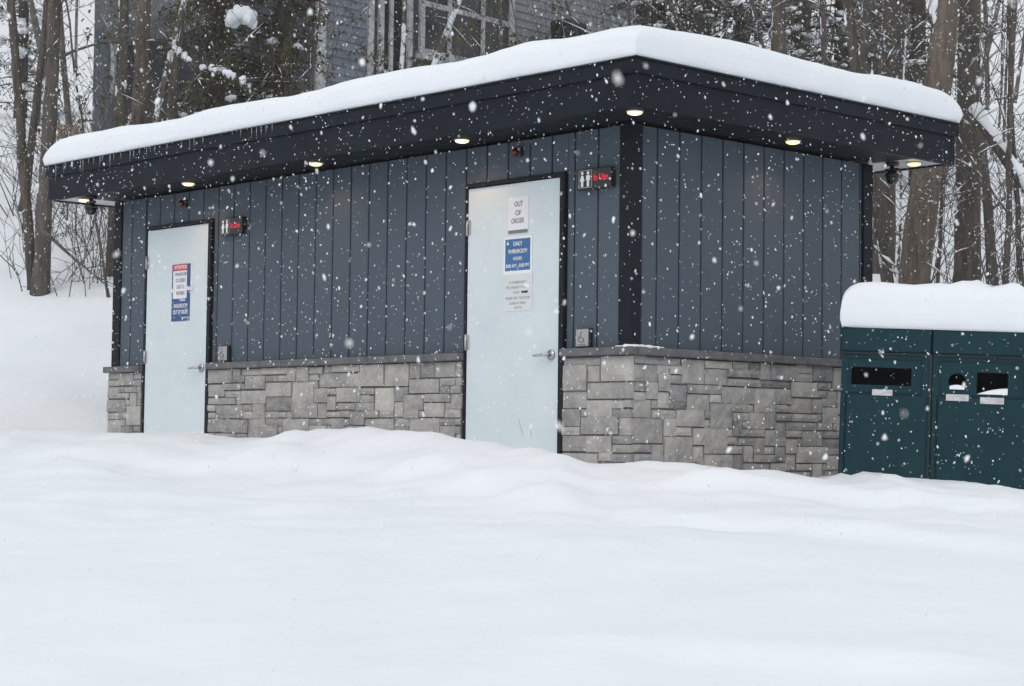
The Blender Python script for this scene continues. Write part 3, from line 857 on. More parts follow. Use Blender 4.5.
def plate(mb, x0, x1, z0, z1, y, th, holes):
    """front plate with real holes: rectangles (a, b, c, d) or a circle (cx, cz, r)"""
    xs = sorted({x0, x1, *[h[0] for h in holes if len(h) == 4], *[h[1] for h in holes if len(h) == 4], *[h[0] - h[2] - .015 for h in holes if len(h) == 3], *[h[0] + h[2] + .015 for h in holes if len(h) == 3]})
    zs = sorted({z0, z1, *[h[2] for h in holes if len(h) == 4], *[h[3] for h in holes if len(h) == 4], *[h[1] - h[2] - .015 for h in holes if len(h) == 3], *[h[1] + h[2] + .015 for h in holes if len(h) == 3]})
    for a, b__ in zip(xs[:-1], xs[1:]):
        for c, d in zip(zs[:-1], zs[1:]):
            mx, mz = (a + b__) / 2, (c + d) / 2
            if any((len(h) == 4 and h[0] < mx < h[1] and h[2] < mz < h[3]) or (len(h) == 3 and abs(mx - h[0]) < h[2] + .015 and abs(mz - h[1]) < h[2] + .015) for h in holes): continue
            mb.add([bp(a, y, c), bp(b__, y, c), bp(b__, y, d), bp(a, y, d)], [(0, 1, 2, 3)])
    for h in holes:
        if len(h) == 4:
            a, b__, c, d = h; P = [(a, c), (b__, c), (b__, d), (a, d)]
        else:
            cx, cz, r = h; n = 24
            P = [(cx + r * math.cos(2 * math.pi * k / n), cz + r * math.sin(2 * math.pi * k / n)) for k in range(n)]
            e = r + .015; Q = []
            for k in range(n):
                c_, s_ = math.cos(2 * math.pi * k / n), math.sin(2 * math.pi * k / n); q = e / max(abs(c_), abs(s_)); Q.append((cx + c_ * q, cz + s_ * q))
            mb.add([bp(p[0], y, p[1]) for p in P] + [bp(p[0], y, p[1]) for p in Q], [(k, n + k, n + (k + 1) % n, (k + 1) % n) for k in range(n)])
        n = len(P)
        mb.add([bp(p[0], y, p[1]) for p in P] + [bp(p[0], y + th, p[1]) for p in P], [(k, (k + 1) % n, n + (k + 1) % n, n + k) for k in range(n)])


def make_bin(x0, x1, label, holes, tags, lock, snow):
    base = bp((x0 + x1) / 2, .32, -1.25)
    t = thing('waste_bin', label, 'waste bin', base, 'steel waste bins beside the washroom')
    mb = MB(); dep = .62; zb = -1.25
    w = .006
    mb.box(x0 + .006, x0 + .03, .012, dep, zb, -.155, .002, T=bp); mb.box(x1 - .03, x1 - .006, .012, dep, zb, -.155, .002, T=bp)
    mb.box(x0 + .0305, x1 - .0305, dep - .03, dep, zb, -.155, .002, T=bp)
    plate(mb, x0 + .006, x1 - .006, zb, -.155, .011, .03, holes)
    mb.build('body', M['bin'], t)
    mb = MB(); mb.box(x0 + .001, x1 - .001, -.012, dep + .012, -.150, -.002, .008, T=bp); mb.build('lid', M['bin'], t)
    MB().box(x0 + .012, x1 - .012, .0025, .0105, -.168, -.152, .002, T=bp).build('lid_seal', M['bin_dark'], t)
    if not lock: MB().box(x1 - .0055, x1 + .0085, .006, dep, zb, -.153, T=bp).build('dark_gap_strip', M['bin_dark'], t)  # added dark filler strip standing in for the shaded gap between the bins
    mb = MB()
    for h in holes:
        a, b__, c, d = h if len(h) == 4 else (h[0] - h[2], h[0] + h[2], h[1] - h[2], h[1] + h[2])
        a -= .02; b__ += .02; c -= .02; d += .02
        P = [bp(x, .042, z) for x, z in ((a, c), (b__, c), (b__, d), (a, d))] + [bp(x, .25, z) for x, z in ((a, c), (b__, c), (b__, d), (a, d))]
        mb.add(P, [(4, 5, 6, 7), (0, 4, 5, 1), (1, 5, 6, 2), (2, 6, 7, 3), (3, 7, 4, 0)])
    mb.build('chute', M['void'], t)
    # lower door: raised panel with a hinge side and a reveal around it
    dz0, dz1 = zb, -.425
    d_ = MB().box(x0 + .045, x1 - .018, .0, .0105, dz0, dz1, .003, T=bp).build('door', M['bin'], t)
    MB().box(x0 + .010, x0 + .036, -.004, .0105, dz0, dz1 + .004, .003, T=bp).build('hinge_strip', M['bin'], t)
    for (a, b__, c, d) in tags:
        MB().box(a, b__, -.004 if c > dz1 else -.006, .0105, c, d, .001, T=bp).build('label_plate', M['plate_label'], t)
    # rim of the recessed opening panel
    mb = MB()
    for (a, b__, c, d) in ((x0 + .05, x1 - .05, -.196, -.19), (x0 + .05, x1 - .05, -.412, -.406), (x0 + .05, x0 + .056, -.4055, -.1965), (x1 - .056, x1 - .05, -.4055, -.1965)):
        mb.box(a, b__, .004, .0108, c, d, .001, T=bp)
    mb.build('opening_rim', M['bin'], t)
    if lock:
        mb = MB(); mb.tube([bp(lock[0], .011, lock[1]), bp(lock[0], -.006, lock[1])], .012, 12); mb.build('lock', M['steel'], t)
    for (cx, cz, rx, rz, rise) in snow:
        mb = MB(); n = 9; vs = []; fs = []
        for k in range(n):
            u = -1 + 2 * k / (n - 1)
            zt = cz + rz * (1 - .3 * u * u + rise * u)
            vs += [bp(cx + rx * u, .008, cz), bp(cx + rx * u, .008, zt - .004), bp(cx + rx * u, .03, zt), bp(cx + rx * u, .12, zt), bp(cx + rx * u, .12, cz)]
        for k in range(n - 1):
            for j in range(4): fs.append((k * 5 + j, (k + 1) * 5 + j, (k + 1) * 5 + j + 1, k * 5 + j + 1))
        mb.add(vs, fs, True); o = mb.build('snow_in_bin_opening', M['snow_soft'], None)
        tag(o, 'little heap of snow in the %s opening of the right waste bin' % ('rectangular' if rx > .06 else 'round'), 'snow')
    return t


def bx(px): return (px - 841) / PXM


def bz(py, px): return -(py - 327 - .032 * (px - 841)) / PXM + 0.0


make_bin(0, UW - .004, 'dark teal steel waste bin with one wide slot, left of the pair', [(bx(852), bx(911), bz(385, 880), bz(367.5, 880))],
         [(bx(873), bx(893), bz(395.5, 883), bz(389.5, 883))], None, [])
make_bin(UW + .003, UW * 2 + .05, 'dark teal steel waste bin with round and square openings, right of the pair', [(bx(955.5), bz(381.5, 955), 8.6 / PXM), (bx(974.5), bx(1004.5), bz(394, 990), bz(372.5, 990))],
         [(bx(945), bx(967), bz(400.5, 956), bz(394, 956)), (bx(978), bx(1001), bz(403.5, 990), bz(397, 990))], (bx(1012.5), bz(368, 1012)),
         [(bx(955.5), bz(389, 955), .046, .03, 0.0), (bx(989.5), bz(394, 990), .094, .03, .7)])
xs = edge_lines(-.005, UW * 2 + .06, .05); ys = edge_lines(-.03, .66, .05)


def HB(x, y):
    return .300 + .028 * mnoise.noise(Vector((x * 3.1, y * 3.1, 8))) + .042 * mnoise.noise(Vector((x * 8, y * 8, 2))) * min(1, max(.25, (x - .4) * 4))


mb = snow_slab('bin_snow', xs, ys, HB, .0, .125, T=lambda x, y, z: bp(x, y, z), seed=5.0, out=.024, low=.52)
tag(mb.build('bin_snow', M['snow_soft']), 'deep rounded slab of snow lying on the two teal waste bins', 'snow')


# ------------------------------------------------------------------ grey house on the hill
HA = at(80, 200, 27.0)[:2]; HBp = at(640, 200, 36.5)[:2]
hd = HBp - HA; HL = float(np.linalg.norm(hd)); hd /= HL
hn = np.array((hd[1], -hd[0]))                 # towards the viewer
if hn @ (CAM[:2] - HA) < 0: hn = -hn


def hp(u, o, z): return (HA[0] + hd[0] * u + hn[0] * o, HA[1] + hd[1] * u + hn[1] * o, z)


def hit(px, py):
    k = FW + RT * (px - 512) / FPX + UP * (343 - py) / FPX
    n3 = np.array((hn[0], hn[1], 0)); t = ((HA - CAM[:2]) @ hn) / (k @ n3)
    p = CAM + k * t
    return float((p[:2] - HA) @ hd), float(p[2])


def hu(px): return hit(px, 40)[0]


mid = (hu(80) + hu(640)) / 2
HO = thing('hillside_house', 'large grey clapboard house with white trimmed windows uphill behind the washroom', 'house', hp(mid, -3, 3.4))
HZ0, HZ1 = 2.8, 10.2


def lap(mb, u0, u1, z0, z1, ex=.135):
    z = z0
    rr = random.Random(int(u0 * 10))
    while z < z1:
        t = rr.uniform(.2, .8)
        mb.add([hp(u0, .022, z), hp(u1, .022, z), hp(u1, .004, z + ex), hp(u0, .004, z + ex), hp(u0, 0, z), hp(u1, 0, z)], [(0, 1, 2, 3), (4, 5, 1, 0)], tone=t)
        z += ex


def prism(mb, u0, u1, o, z00, z01, z10, z11, back):
    """a block whose ends run back along the old property line"""
    A = np.array(hp(u0, o, 0)); C_ = np.array(hp(u1, o, 0)); q = (FH + .12 * RH) * back
    P = [A + (0, 0, z00), C_ + (0, 0, z10), C_ + q + (0, 0, z10), A + q + (0, 0, z00), A + (0, 0, z01), C_ + (0, 0, z11), C_ + q + (0, 0, z11), A + q + (0, 0, z01)]
    mb.add(P, [(0, 3, 2, 1), (4, 5, 6, 7), (0, 1, 5, 4), (1, 2, 6, 5), (2, 3, 7, 6), (3, 0, 4, 7)]); return mb


prism(MB(), hu(100), hu(632), -.001, HZ0, HZ1, HZ0, HZ1, 5).build('wall_core', M['core'], HO)
mb = MB(); lap(mb, hu(100), hu(314), HZ0, HZ1); mb.build('wall', M['house_dark'], HO, 'dark slate clapboard wall')
mb = MB(); lap(mb, hu(324), hu(366), HZ0, HZ1); mb.build('wall', M['house'], HO, 'blue grey clapboard wall')
mb = MB(); lap(mb, hu(372), hu(514), HZ0, HZ1); mb.build('wall', M['house_dark'], HO, 'dark wall around the windows')
mb = MB(); lap(mb, hu(514), hu(632), HZ0, HZ1); mb.build('wall', M['house_pale'], HO, 'pale grey clapboard wall')
for a, b_ in ((314.3, 323.7), (366.3, 371.7), (629, 633)):
    MB().box(hu(a), hu(b_), -.02, .06, HZ0, HZ1, .004, T=hp).build('corner_board', M['house_trim'], HO)


def window(p0, p1, z0, z1, bars_u, bars_z):
    a, b__ = hu(p0), hu(p1); fw = .10
    mb = MB()
    mb.box(a, a + fw, 0.02, .09, z0, z1, .004, T=hp); mb.box(b__ - fw, b__, .02, .09, z0, z1, .004, T=hp)
    mb.box(a + fw + .001, b__ - fw - .001, .02, .088, z0, z0 + fw, .004, T=hp); mb.box(a + fw + .001, b__ - fw - .001, .02, .088, z1 - fw, z1, .004, T=hp)
    for p in bars_u: c = hu(p); mb.box(c - .036, c + .036, .02, .08, z0 + fw + .001, z1 - fw - .001, .004, T=hp)
    for z in bars_z: mb.box(a + fw + .001, b__ - fw - .001, .021, .075, z - .045, z + .045, .004, T=hp)
    w = mb.build('window', M['house_trim'], HO)
    MB().box(a + .02, b__ - .02, .015, .035, z0 + .02, z1 - .02, T=hp).build('pane', M['glass'], w)
    MB().box(a - .06, b__ + .06, .02, .14, z0 - .09, z0 - .003, .004, T=hp).build('sill', M['house_trim'], w)


zt1 = hit(455, 12)[1]
window(376, 409, hit(390, 78)[1], HZ1 - .6, [388.5], [])
window(417, 511, hit(470, 66)[1], HZ1 - .6, [447, 480.5], [zt1])
# porch at the left end: grey pillar, white downpipe and a sloping eave
prism(MB(), hu(83), hu(99), .25, HZ0 - .5, 8.0, HZ0 - .5, 8.0, .3).build('porch_pillar', M['house'], HO)
mb = MB(); mb.tube([hp(hu(100.5), .3, hit(100, 96)[1]), hp(hu(100.5), .3, hit(100, 38)[1])], .045, 8); mb.build('downpipe', M['house_trim'], HO)
za, zb_ = hit(68, 36)[1], hit(130, 12)[1]
prism(MB(), hu(64), hu(150), .7, za, za + .5, zb_, zb_ + .5, 3).build('porch_roof', M['grey_roof'], HO)
prism(MB(), hu(90), hu(640), .6, HZ1, HZ1 + .5, HZ1, HZ1 + .5, 5.6).build('roof', M['snow_soft'], HO)
MB().box(hu(262), hu(313.5), .024, .14, hit(285, 96)[1] - .12, hit(285, 96)[1], .02, T=hp).build('snowy_ledge', M['snow_soft'], HO)
# condenser box against the pale wall
q0 = hp(hu(544), .5, hit(544, 44)[1])
t = thing('air_conditioner', 'dark boxy outdoor air conditioner unit against the pale grey house wall', 'air conditioner', q0)
a, b_ = hu(534), hu(554.5); z0, z1 = hit(544, 46)[1], hit(544, 26)[1]
MB().box(a, b_, .35, .75, z0, z1, .03, T=hp).build('cabinet', M['black'], t)
mb = MB()
for k in range(9): z = z0 + .04 + k * (z1 - z0 - .1) / 9; mb.box(a + .03, b_ - .03, .751, .765, z, z + .014, T=hp)
mb.build('grille', M['bin_dark'], t)
zg = gz(q0[0], q0[1]) - .2
for k0, k1 in ((a + .02, a + .06), (b_ - .06, b_ - .02)): MB().box(k0, k1, .36, .74, zg, z0 - .001, T=hp).build('leg', M['black'], t)
# small tan wall seen between the trunks on the left
gd = 24.0
while gd < 40 and gz(*at(66, 139, gd)[:2]) < at(66, 139, gd)[2]: gd += .1   # where the slope shows behind the trunks
p = at(66, 141, gd); p2 = at(66, 124, gd)
t = MB()
bh = (p2[2] - p[2] + .3) / 6; zg = gz(p[0], p[1]) - .15; nr = int((p2[2] - zg) / bh) + 1
for r_ in range(nr):
    for c_ in range(6):
        cc = at(66 - 8 + (c_ + (r_ % 2) * .5) * 3.2, 141, gd)
        zz = p2[2] - (nr - r_) * bh
        dx = RH * .02
        def tb(x, y, z, cc=cc): return tuple(np.array((cc[0], cc[1], 0)) + RH * x + FH * y + np.array((0, 0, z)))
        t.box(-.023, .023, 0, .2, zz, zz + bh - .008, .003, T=tb)
t = t.build('garden_wall', M['tan'])
tag(t, 'small tan brick garden wall glimpsed between bare trunks at far left', 'wall')


# ------------------------------------------------------------------ trees
def curve(p0, p1, n, rng, bend):
    p0, p1 = np.array(p0, float), np.array(p1, float); ln = np.linalg.norm(p1 - p0)
    b1 = np.array([rng.uniform(-1, 1), rng.uniform(-1, 1), 0]) * bend * ln
    out = []
    for i in range(n + 1):
        t = i / n
        out.append(p0 + (p1 - p0) * t + b1 * math.sin(math.pi * t) + (np.array([rng.gauss(0, 1), rng.gauss(0, 1), 0]) * bend * .13 * ln if 0 < i < n else 0))
    return out


def grow(mb, sn, p, d, ln, r, depth, rng, snowy, droop=0.0):
    """a limb that forks into twigs; snow lies on the flatter ones"""
    n = 4 if depth > 0 else 3
    pts = [np.array(p, float)]; d = np.array(d, float)
    for i in range(n):
        d = d + np.array([rng.gauss(0, .16), rng.gauss(0, .16), rng.gauss(.02, .13) - droop])
        d /= np.linalg.norm(d); pts.append(pts[-1] + d * ln / n)
    rad = [max(.0035, r * (1 - .75 * i / n)) for i in range(n + 1)]
    mb.tube(pts, rad, 5 if depth > 1 else 4 if depth > 0 else 3, cap=False)
    if sn is not None:
        for i in range(n):
            e = pts[i + 1] - pts[i]; fl = abs(e[2]) / (np.linalg.norm(e) + 1e-9)
            if fl < .75 and rng.random() < snowy * (.55, .5, .8)[min(depth, 2)] * .6:
                k = rng.uniform(.9, 1.2); a = pts[i] + np.array((0, 0, rad[i] * .7)); b__ = pts[i + 1] + np.array((0, 0, rad[i + 1] * .7))
                t0, t1 = sorted((rng.uniform(0, .5), rng.uniform(.5, 1)))
                sn.tube([a + (b__ - a) * t0, a + (b__ - a) * (t0 + t1) / 2 + np.array((0, 0, .008)), a + (b__ - a) * t1], [rad[i] * .4, rad[i] * k + (.0015, .004, .009)[min(depth, 2)], rad[i + 1] * .4], 5)
    if depth > 0:
        for i in range(1, n + 1):
            for _ in range(2 if rng.random() < .6 else 1):
                a = rng.uniform(0, 6.28); side = np.array([math.cos(a), math.sin(a), rng.uniform(-.2, .6)])
                nd_ = d * .7 + side * .75; nd_ /= np.linalg.norm(nd_)
                grow(mb, sn, pts[i], nd_, ln * rng.uniform(.4, .65), rad[i] * .6, depth - 1, rng, snowy, droop)


def tree(name, label, px_top, py_top, px_bot, py_bot, wpx, d, bark, limbs=7, seed=0, snowy=.5, top=9.5, group=None, bend=.012, first=.3, lmin=1.0, lmax=2.2, cat='tree', depth=2):
    rng = random.Random(seed)
    a, b__ = at(px_top, py_top, d), at(px_bot, py_bot, d)
    slope = (a - b__) / (a[2] - b__[2])
    zb = b__[2]
    for _ in range(4):
        base = b__ + slope * (zb - b__[2]); zb = gz(base[0], base[1]) - .12
    base = b__ + slope * (zb - b__[2]); tip = b__ + slope * (max(top, zb + 3) - b__[2])
    r = wpx / FPX * d / 2
    pts = curve(base, tip, 14, rng, bend)
    rad = [r * (1.0 - .55 * (i / 14)) * (1.25 if i == 0 else 1) for i in range(15)]
    t = thing(name, label, cat, tuple(base), group)
    mb = MB(); mb.tube(pts, rad, 12, wob=.05, rng=rng); mb.build('trunk', bark, t)
    br = MB(); sn = MB(); ts = MB(); i = 0
    wind = -RH * .92 - FH * .38
    for i in range(14):
        if rng.random() > .2 + .45 * snowy: continue
        q0, q1 = pts[i] + wind * rad[i] * .9, pts[i + 1] + wind * rad[i + 1] * .9
        t0, t1 = sorted((rng.uniform(0, .45), rng.uniform(.5, 1.0))); nn = 6
        ts.tube([q0 + (q1 - q0) * (t0 + (t1 - t0) * j / nn) + np.array([rng.gauss(0, .12), rng.gauss(0, .12), 0]) * rad[i] for j in range(nn + 1)],
                [rad[i] * (.05 if j in (0, nn) else rng.uniform(.12, .34)) for j in range(nn + 1)], 6)
    if ts.f: tag(ts.build('trunk_snow', M['snow_soft'], t), kind='stuff')
    for k in range(limbs):
        f = rng.uniform(first, .98); i = min(13, int(f * 14)); p = pts[i] + (pts[i + 1] - pts[i]) * (f * 14 - i)
        an = rng.uniform(0, 6.28)
        grow(br, sn, p, (math.cos(an), math.sin(an), rng.uniform(.2, 1.1)), rng.uniform(lmin, lmax), max(.008, rad[i] * rng.uniform(.18, .36)), depth, rng, snowy)
    if br.f: br.build('crown', M['twig'], t)
    if sn.f: tag(sn.build('branch_snow', M['snow_soft'], t), kind='stuff')
    return t


BR, GR, DK, SN = M['bark_brown'], M['bark_grey'], M['bark_dark'], M['bark_snowy']
gl_ = 'bare trees on the slope left of the washroom'
tree('bare_tree', 'leftmost slim bare trunk leaning right on the snowy slope', 9, 0, 34, 296, 11, 22.8, DK, 5, 1, group=gl_)
tree('bare_tree', 'dark slim bare trunk leaning left between the two stouter ones at far left', 41, 0, 24, 196, 9, 26.3, DK, 5, 2, group=gl_)
tree('bare_tree', 'stoutest bare trunk at far left, just left of the roof end', 57, 0, 40, 296, 17, 22.6, GR, 6, 3, group=gl_)
tree('bare_sapling', 'very thin curved sapling crossing the pale sky left of the house', 70, 0, 85, 115, 3.2, 22.5, DK, 5, 4, top=6.5, group=gl_, lmin=.5, lmax=1.2)
gh = 'bare trees in front of the hillside house'
tree('bare_tree', 'dark trunk narrowing upward in front of the house porch', 121, 0, 117, 130, 13, 23.5, DK, 5, 5, group=gh, first=.62, snowy=.8)
tree('bare_tree', 'broad brown trunk right beside the dark porch trunk', 139, 0, 133, 130, 19, 24.2, BR, 4, 6, group=gh, first=.62, snowy=.8)
tree('bare_tree', 'leaning trunk plastered with snow in front of the slate wall', 190, 0, 160, 115, 7, 23.6, SN, 5, 7, group=gh, first=.62, snowy=.9)
tree('bare_tree', 'upright brown trunk behind the leaning snow plastered one', 178, 0, 169, 115, 10, 24.6, BR, 4, 8, group=gh, first=.62, snowy=.8)
tree('bare_tree', 'thin dark stem crossing the white corner board of the house', 322, 0, 313, 90, 3.4, 24.5, DK, 6, 9, group=gh, first=.62, snowy=.6, top=8, lmin=.5, lmax=1.2)
tree('bare_tree', 'snow plastered trunk leaning right across the house windows', 460, 0, 434, 62, 7.5, 24.5, SN, 6, 10, group=gh, first=.62, snowy=.95)
tree('bare_tree', 'snow plastered upright trunk beside the narrow house window', 404, 0, 400, 75, 6, 24.8, SN, 5, 11, group=gh, first=.62, snowy=.9)
tree('bare_tree', 'snowy thin trunk at the right edge of the wide house window', 497, 0, 500, 55, 4.5, 25.5, SN, 6, 12, group=gh, first=.62, snowy=.9)
tree('bare_tree', 'slim grey trunk crossing the pale house wall right of the condenser', 566, 0, 578, 35, 3.6, 25, DK, 7, 13, group=gh, first=.62, snowy=.5, lmin=.8, lmax=1.6)
tree('bare_tree', 'forked pale brown sapling above the middle of the roof snow', 628, 0, 632, 30, 5, 24, GR, 9, 14, group=gh, first=.62, snowy=.6, lmin=.8, lmax=1.7)
gr_ = 'bare trees in the wood right of the house'
tree('bare_tree', 'dark trunk leaning left above the right roof slope near its peak', 668, 0, 686, 40, 6, 24, DK, 6, 15, group=gr_, snowy=.7)
tree('bare_tree', 'thin pale trunk left of the brown pair above the right roof', 754, 0, 765, 50, 6, 25, GR, 5, 16, group=gr_)
tree('bare_tree', 'brown trunk of middle width above the right roof slope', 775, 0, 774, 55, 14, 26, BR, 5, 17, group=gr_)
tree('bare_tree', 'pale slim trunk touching the right side of the brown middle trunk', 785, 0, 788, 58, 6, 24.5, GR, 5, 18, group=gr_)
tree('bare_tree', 'slim grey trunk halfway between the brown trunk and the roof end', 818, 0, 821, 65, 8, 26, GR, 5, 19, group=gr_)
tree('bare_tree', 'pale slim trunk left of the broad dark trunk near the roof end', 859, 0, 855, 75, 7, 25, GR, 6, 20, group=gr_)
tree('bare_tree', 'dark slim trunk close behind the pale one near the roof end', 868, 0, 866, 75, 8, 27, DK, 5, 21, group=gr_)
tree('bare_tree', 'broad dark trunk behind the roof snow left of the two giants', 893, 0, 889, 80, 24, 23.5, DK, 5, 22, group=gr_)
tree('large_tree', 'huge leaning brown trunk passing behind the right roof end', 943, 0, 913, 280, 34, 18.5, BR, 5, 23, group=gr_, bend=.004, first=.55)
tree('large_tree', 'thick dark upright trunk just right of the roof end', 968, 0, 965, 285, 28, 20.5, DK, 6, 24, group=gr_, bend=.004, first=.4)
tree('bare_tree', 'crooked slanting trunk seen under the right soffit beside the wall', 862, 120, 887, 280, 13, 19.5, DK, 7, 25, group=gr_, first=.15, snowy=.8)
tree('bare_tree', 'dark trunk standing between the giant trunks and the right edge', 978, 100, 990, 260, 11, 22, DK, 8, 26, group=gr_, first=.1, snowy=.7)
tree('bare_tree', 'slim trunk with snowy boughs at the right edge of the view', 1008, 0, 1004, 280, 7, 19.5, GR, 9, 27, group=gr_, first=.12, snowy=.95)
tree('bare_tree', 'thin dark trunk second from the right edge of the view', 1016, 0, 1022, 280, 6, 22, DK, 8, 28, group=gr_, first=.1, snowy=.9)
tree('bare_sapling', 'thin sapling right of the huge leaning trunk, below the soffit', 944, 160, 938, 280, 5, 20, DK, 9, 29, group=gr_, first=.1, snowy=.8, top=4.6, lmin=.5, lmax=1.0)
tree('bare_sapling', 'snow lined thin stem left of the huge leaning trunk under the soffit', 902, 160, 898, 280, 4, 19, SN, 9, 30, group=gr_, first=.1, snowy=.9, top=4.4, lmin=.5, lmax=1.0)
# leaning snow-covered limb at right
t = thing('fallen_limb', 'fallen limb thick with snow leaning down to the right edge', 'branch', tuple(at(975, 112, 19.8)))
rng = random.Random(31)
A_, B_ = at(974, 112, 19.8), at(1150, 296, 18.8); B_[2] = gz(B_[0], B_[1]) - .1
c = curve(A_, B_, 8, rng, .015); mb = MB(); mb.tube(c, [.05 + .004 * i for i in range(9)], 9, wob=.1, rng=rng); br = MB(); sn_ = MB()
for k in range(6): grow(br, sn_, c[1 + k], (rng.uniform(-1, 1), rng.uniform(-1, 1), -.3), .7, .012, 1, rng, .8)
lb_ = mb.build('limb', M['bark_dark'], t); br.build('twigs', M['twig'], t)
sn_.tube([p + np.array((0, 0, .06)) for p in c], [.04 + .07 * rng.random() for _ in c], 8); tag(sn_.build('limb_snow', M['snow_soft'], t), kind='stuff')


t = thing('snowy_bough', 'arching dark bough carrying snow lumps in front of the slate house wall', 'branch', tuple(at(171, 48, 23.4)))
rng = random.Random(77)
c = [at(*p) for p in ((171, 46, 23.4), (183, 58, 23.3), (196, 67, 23.2), (208, 70, 23.2), (222, 73, 23.1), (236, 79, 23.1), (250, 86, 23.0))]
mb = MB(); mb.tube(c, [.03, .026, .023, .02, .016, .012, .008], 7); sn_ = MB(); br = MB()
for k in range(6):
    grow(br, sn_, c[k + 1], (rng.uniform(-.2, .8), rng.uniform(-.2, .8), rng.uniform(-.6, .3)), .6, .010, 1, rng, .9)
    u0, u1 = sorted((rng.uniform(0, .4), rng.uniform(.6, 1)))
    sn_.tube([c[k] + (c[k + 1] - c[k]) * (u0 + (u1 - u0) * j / 7) + np.array((0, 0, .025 + rng.gauss(0, .006))) for j in range(8)], [.012 if j in (0, 7) else rng.uniform(.025, .06) for j in range(8)], 7)
mb.build('limb', M['bark_dark'], t); br.build('twigs', M['twig'], t); tag(sn_.build('bough_snow', M['snow_soft'], t), kind='stuff')


# evergreens
def conifer(name, label, px, d, height, spread, nb, mat_leaf, seed, snow, z0=.5, group=None, dens=1.0, clump=.10):
    rng = random.Random(seed)
    p = at(px, 200, d); x, y = p[0], p[1]; zb = gz(x, y) - .1
    t = thing(name, label, 'evergreen', (x, y, zb), group)
    mb = MB(); mb.tube([(x, y, zb), (x + .05, y, zb + height * .5), (x, y, zb + height)], [.14, .09, .02], 8); mb.build('trunk', M['bark_dark'], t)
    fo = MB(); sn = MB(); bw = MB()
    for k in range(nb):
        f = (k + rng.random()) / nb; z = zb + z0 + (height - z0) * f
        ln = spread * (1 - f) ** .75 * rng.uniform(.45, 1.1) + .2
        a = rng.uniform(0, 6.28); dr = np.array([math.cos(a), math.sin(a), 0])
        pts = [np.array((x, y, z)) + dr * ln * q + np.array((0, 0, -.34 * ln * q * q + .10 * ln * q)) for q in (0, .35, .7, 1)]
        bw.tube(pts, [.02, .014, .009, .004], 3, cap=False)
        sd = np.array((-dr[1], dr[0], 0))
        for q in range(int(ln * 75 * dens)):
            u = rng.uniform(.12, 1); i = min(2, int(u * 3)); pt = pts[i] + (pts[i + 1] - pts[i]) * (u * 3 - i)
            w = (1 - u * .55) * ln * .33
            c_ = pt + sd * rng.gauss(0, w * .55) + np.array((0, 0, rng.gauss(-.05, .06)))
            s1 = rng.uniform(.03, .075); s2 = rng.uniform(.008, .018)
            e = dr * rng.gauss(.5, .5) + sd * rng.gauss(0, .8) + np.array((0, 0, rng.gauss(-.45, .35))); e /= np.linalg.norm(e)
            g_ = np.cross(e, (rng.gauss(0, 1), rng.gauss(0, 1), rng.gauss(0, 1))); g_ /= np.linalg.norm(g_) + 1e-9
            fo.add([c_ - e * s1 * .4, c_ + g_ * s2, c_ + e * s1, c_ - g_ * s2], [(0, 1, 2, 3)], tone=min(1, max(0, rng.gauss(.45, .22))))
        for q in range(3):
            if rng.random() < snow:
                u = rng.uniform(.3, 1); i = min(2, int(u * 3)); pt = pts[i] + (pts[i + 1] - pts[i]) * (u * 3 - i)
                k2 = clump * rng.uniform(.35, 1.2)
                sn.blob(pt + sd * rng.gauss(0, ln * .1) + np.array((0, 0, .03)), k2 * rng.uniform(.8, 1.7), k2 * rng.uniform(.6, 1.2), k2 * .5, rng, .35)
    fo.build('foliage', mat_leaf, t); bw.build('boughs', M['twig'], t)
    if sn.f: tag(sn.build('bough_snow', M['snow_soft'], t), kind='stuff')
    return t


ge = 'dark evergreens behind the washroom'
conifer('hemlock_tree', 'olive green hemlock before the slate wall, with one big snow clump', 218, 25.0, 8.5, .85, 210, M['needle'], 41, .10, 1.2, ge, 1.5)
conifer('hemlock_tree', 'brownish olive hemlock left of the white house corner board', 280, 25.6, 8.2, .55, 190, M['needle'], 42, .06, 1.2, ge, 1.5)
mb = MB(); rng = random.Random(3)
c = at(241, 17, 24.3)
for k in range(40):
    a = rng.uniform(0, 6.28); q = rng.random() ** .5 * .15
    mb.blob(c + RH * q * math.cos(a) * 1.05 + FH * q * math.sin(a) + np.array((0, 0, .07 - 3.2 * q * q + rng.uniform(-.07, 0))), rng.uniform(.05, .08), rng.uniform(.05, .08), rng.uniform(.05, .09), rng, .1, seg=(10, 7))
tag(mb.build('snow_clump', M['snow_soft']), 'big round clump of snow caught in the olive hemlock', 'snow')
for i, (px, d, h, lb) in enumerate(((655, 31, 10.5, 'snow flecked spruce directly above the roof peak'), (700, 30, 11.5, 'snow flecked spruce right of the roof peak'), (738, 32, 11, 'dark spruce left of the brown middle trunk'),
                                    (800, 30, 11.5, 'densest snow flecked spruce between the brown and grey trunks'), (840, 31, 11, 'dark spruce behind the pale slim trunk right of the roof middle'), (917, 31, 11, 'dark spruce left of the huge leaning trunk'))):
    conifer('spruce_tree', lb, px, d, h, 1.15, 190, M['needle_dark'], 50 + i, .75, 1.0, ge, 1.25, .085)
conifer('spruce_tree', 'small grey spruce far behind the leftmost trunk', 18, 38, 6, 1.0, 90, M['needle_dark'], 71, .9, .3, ge, 1.0, .14)


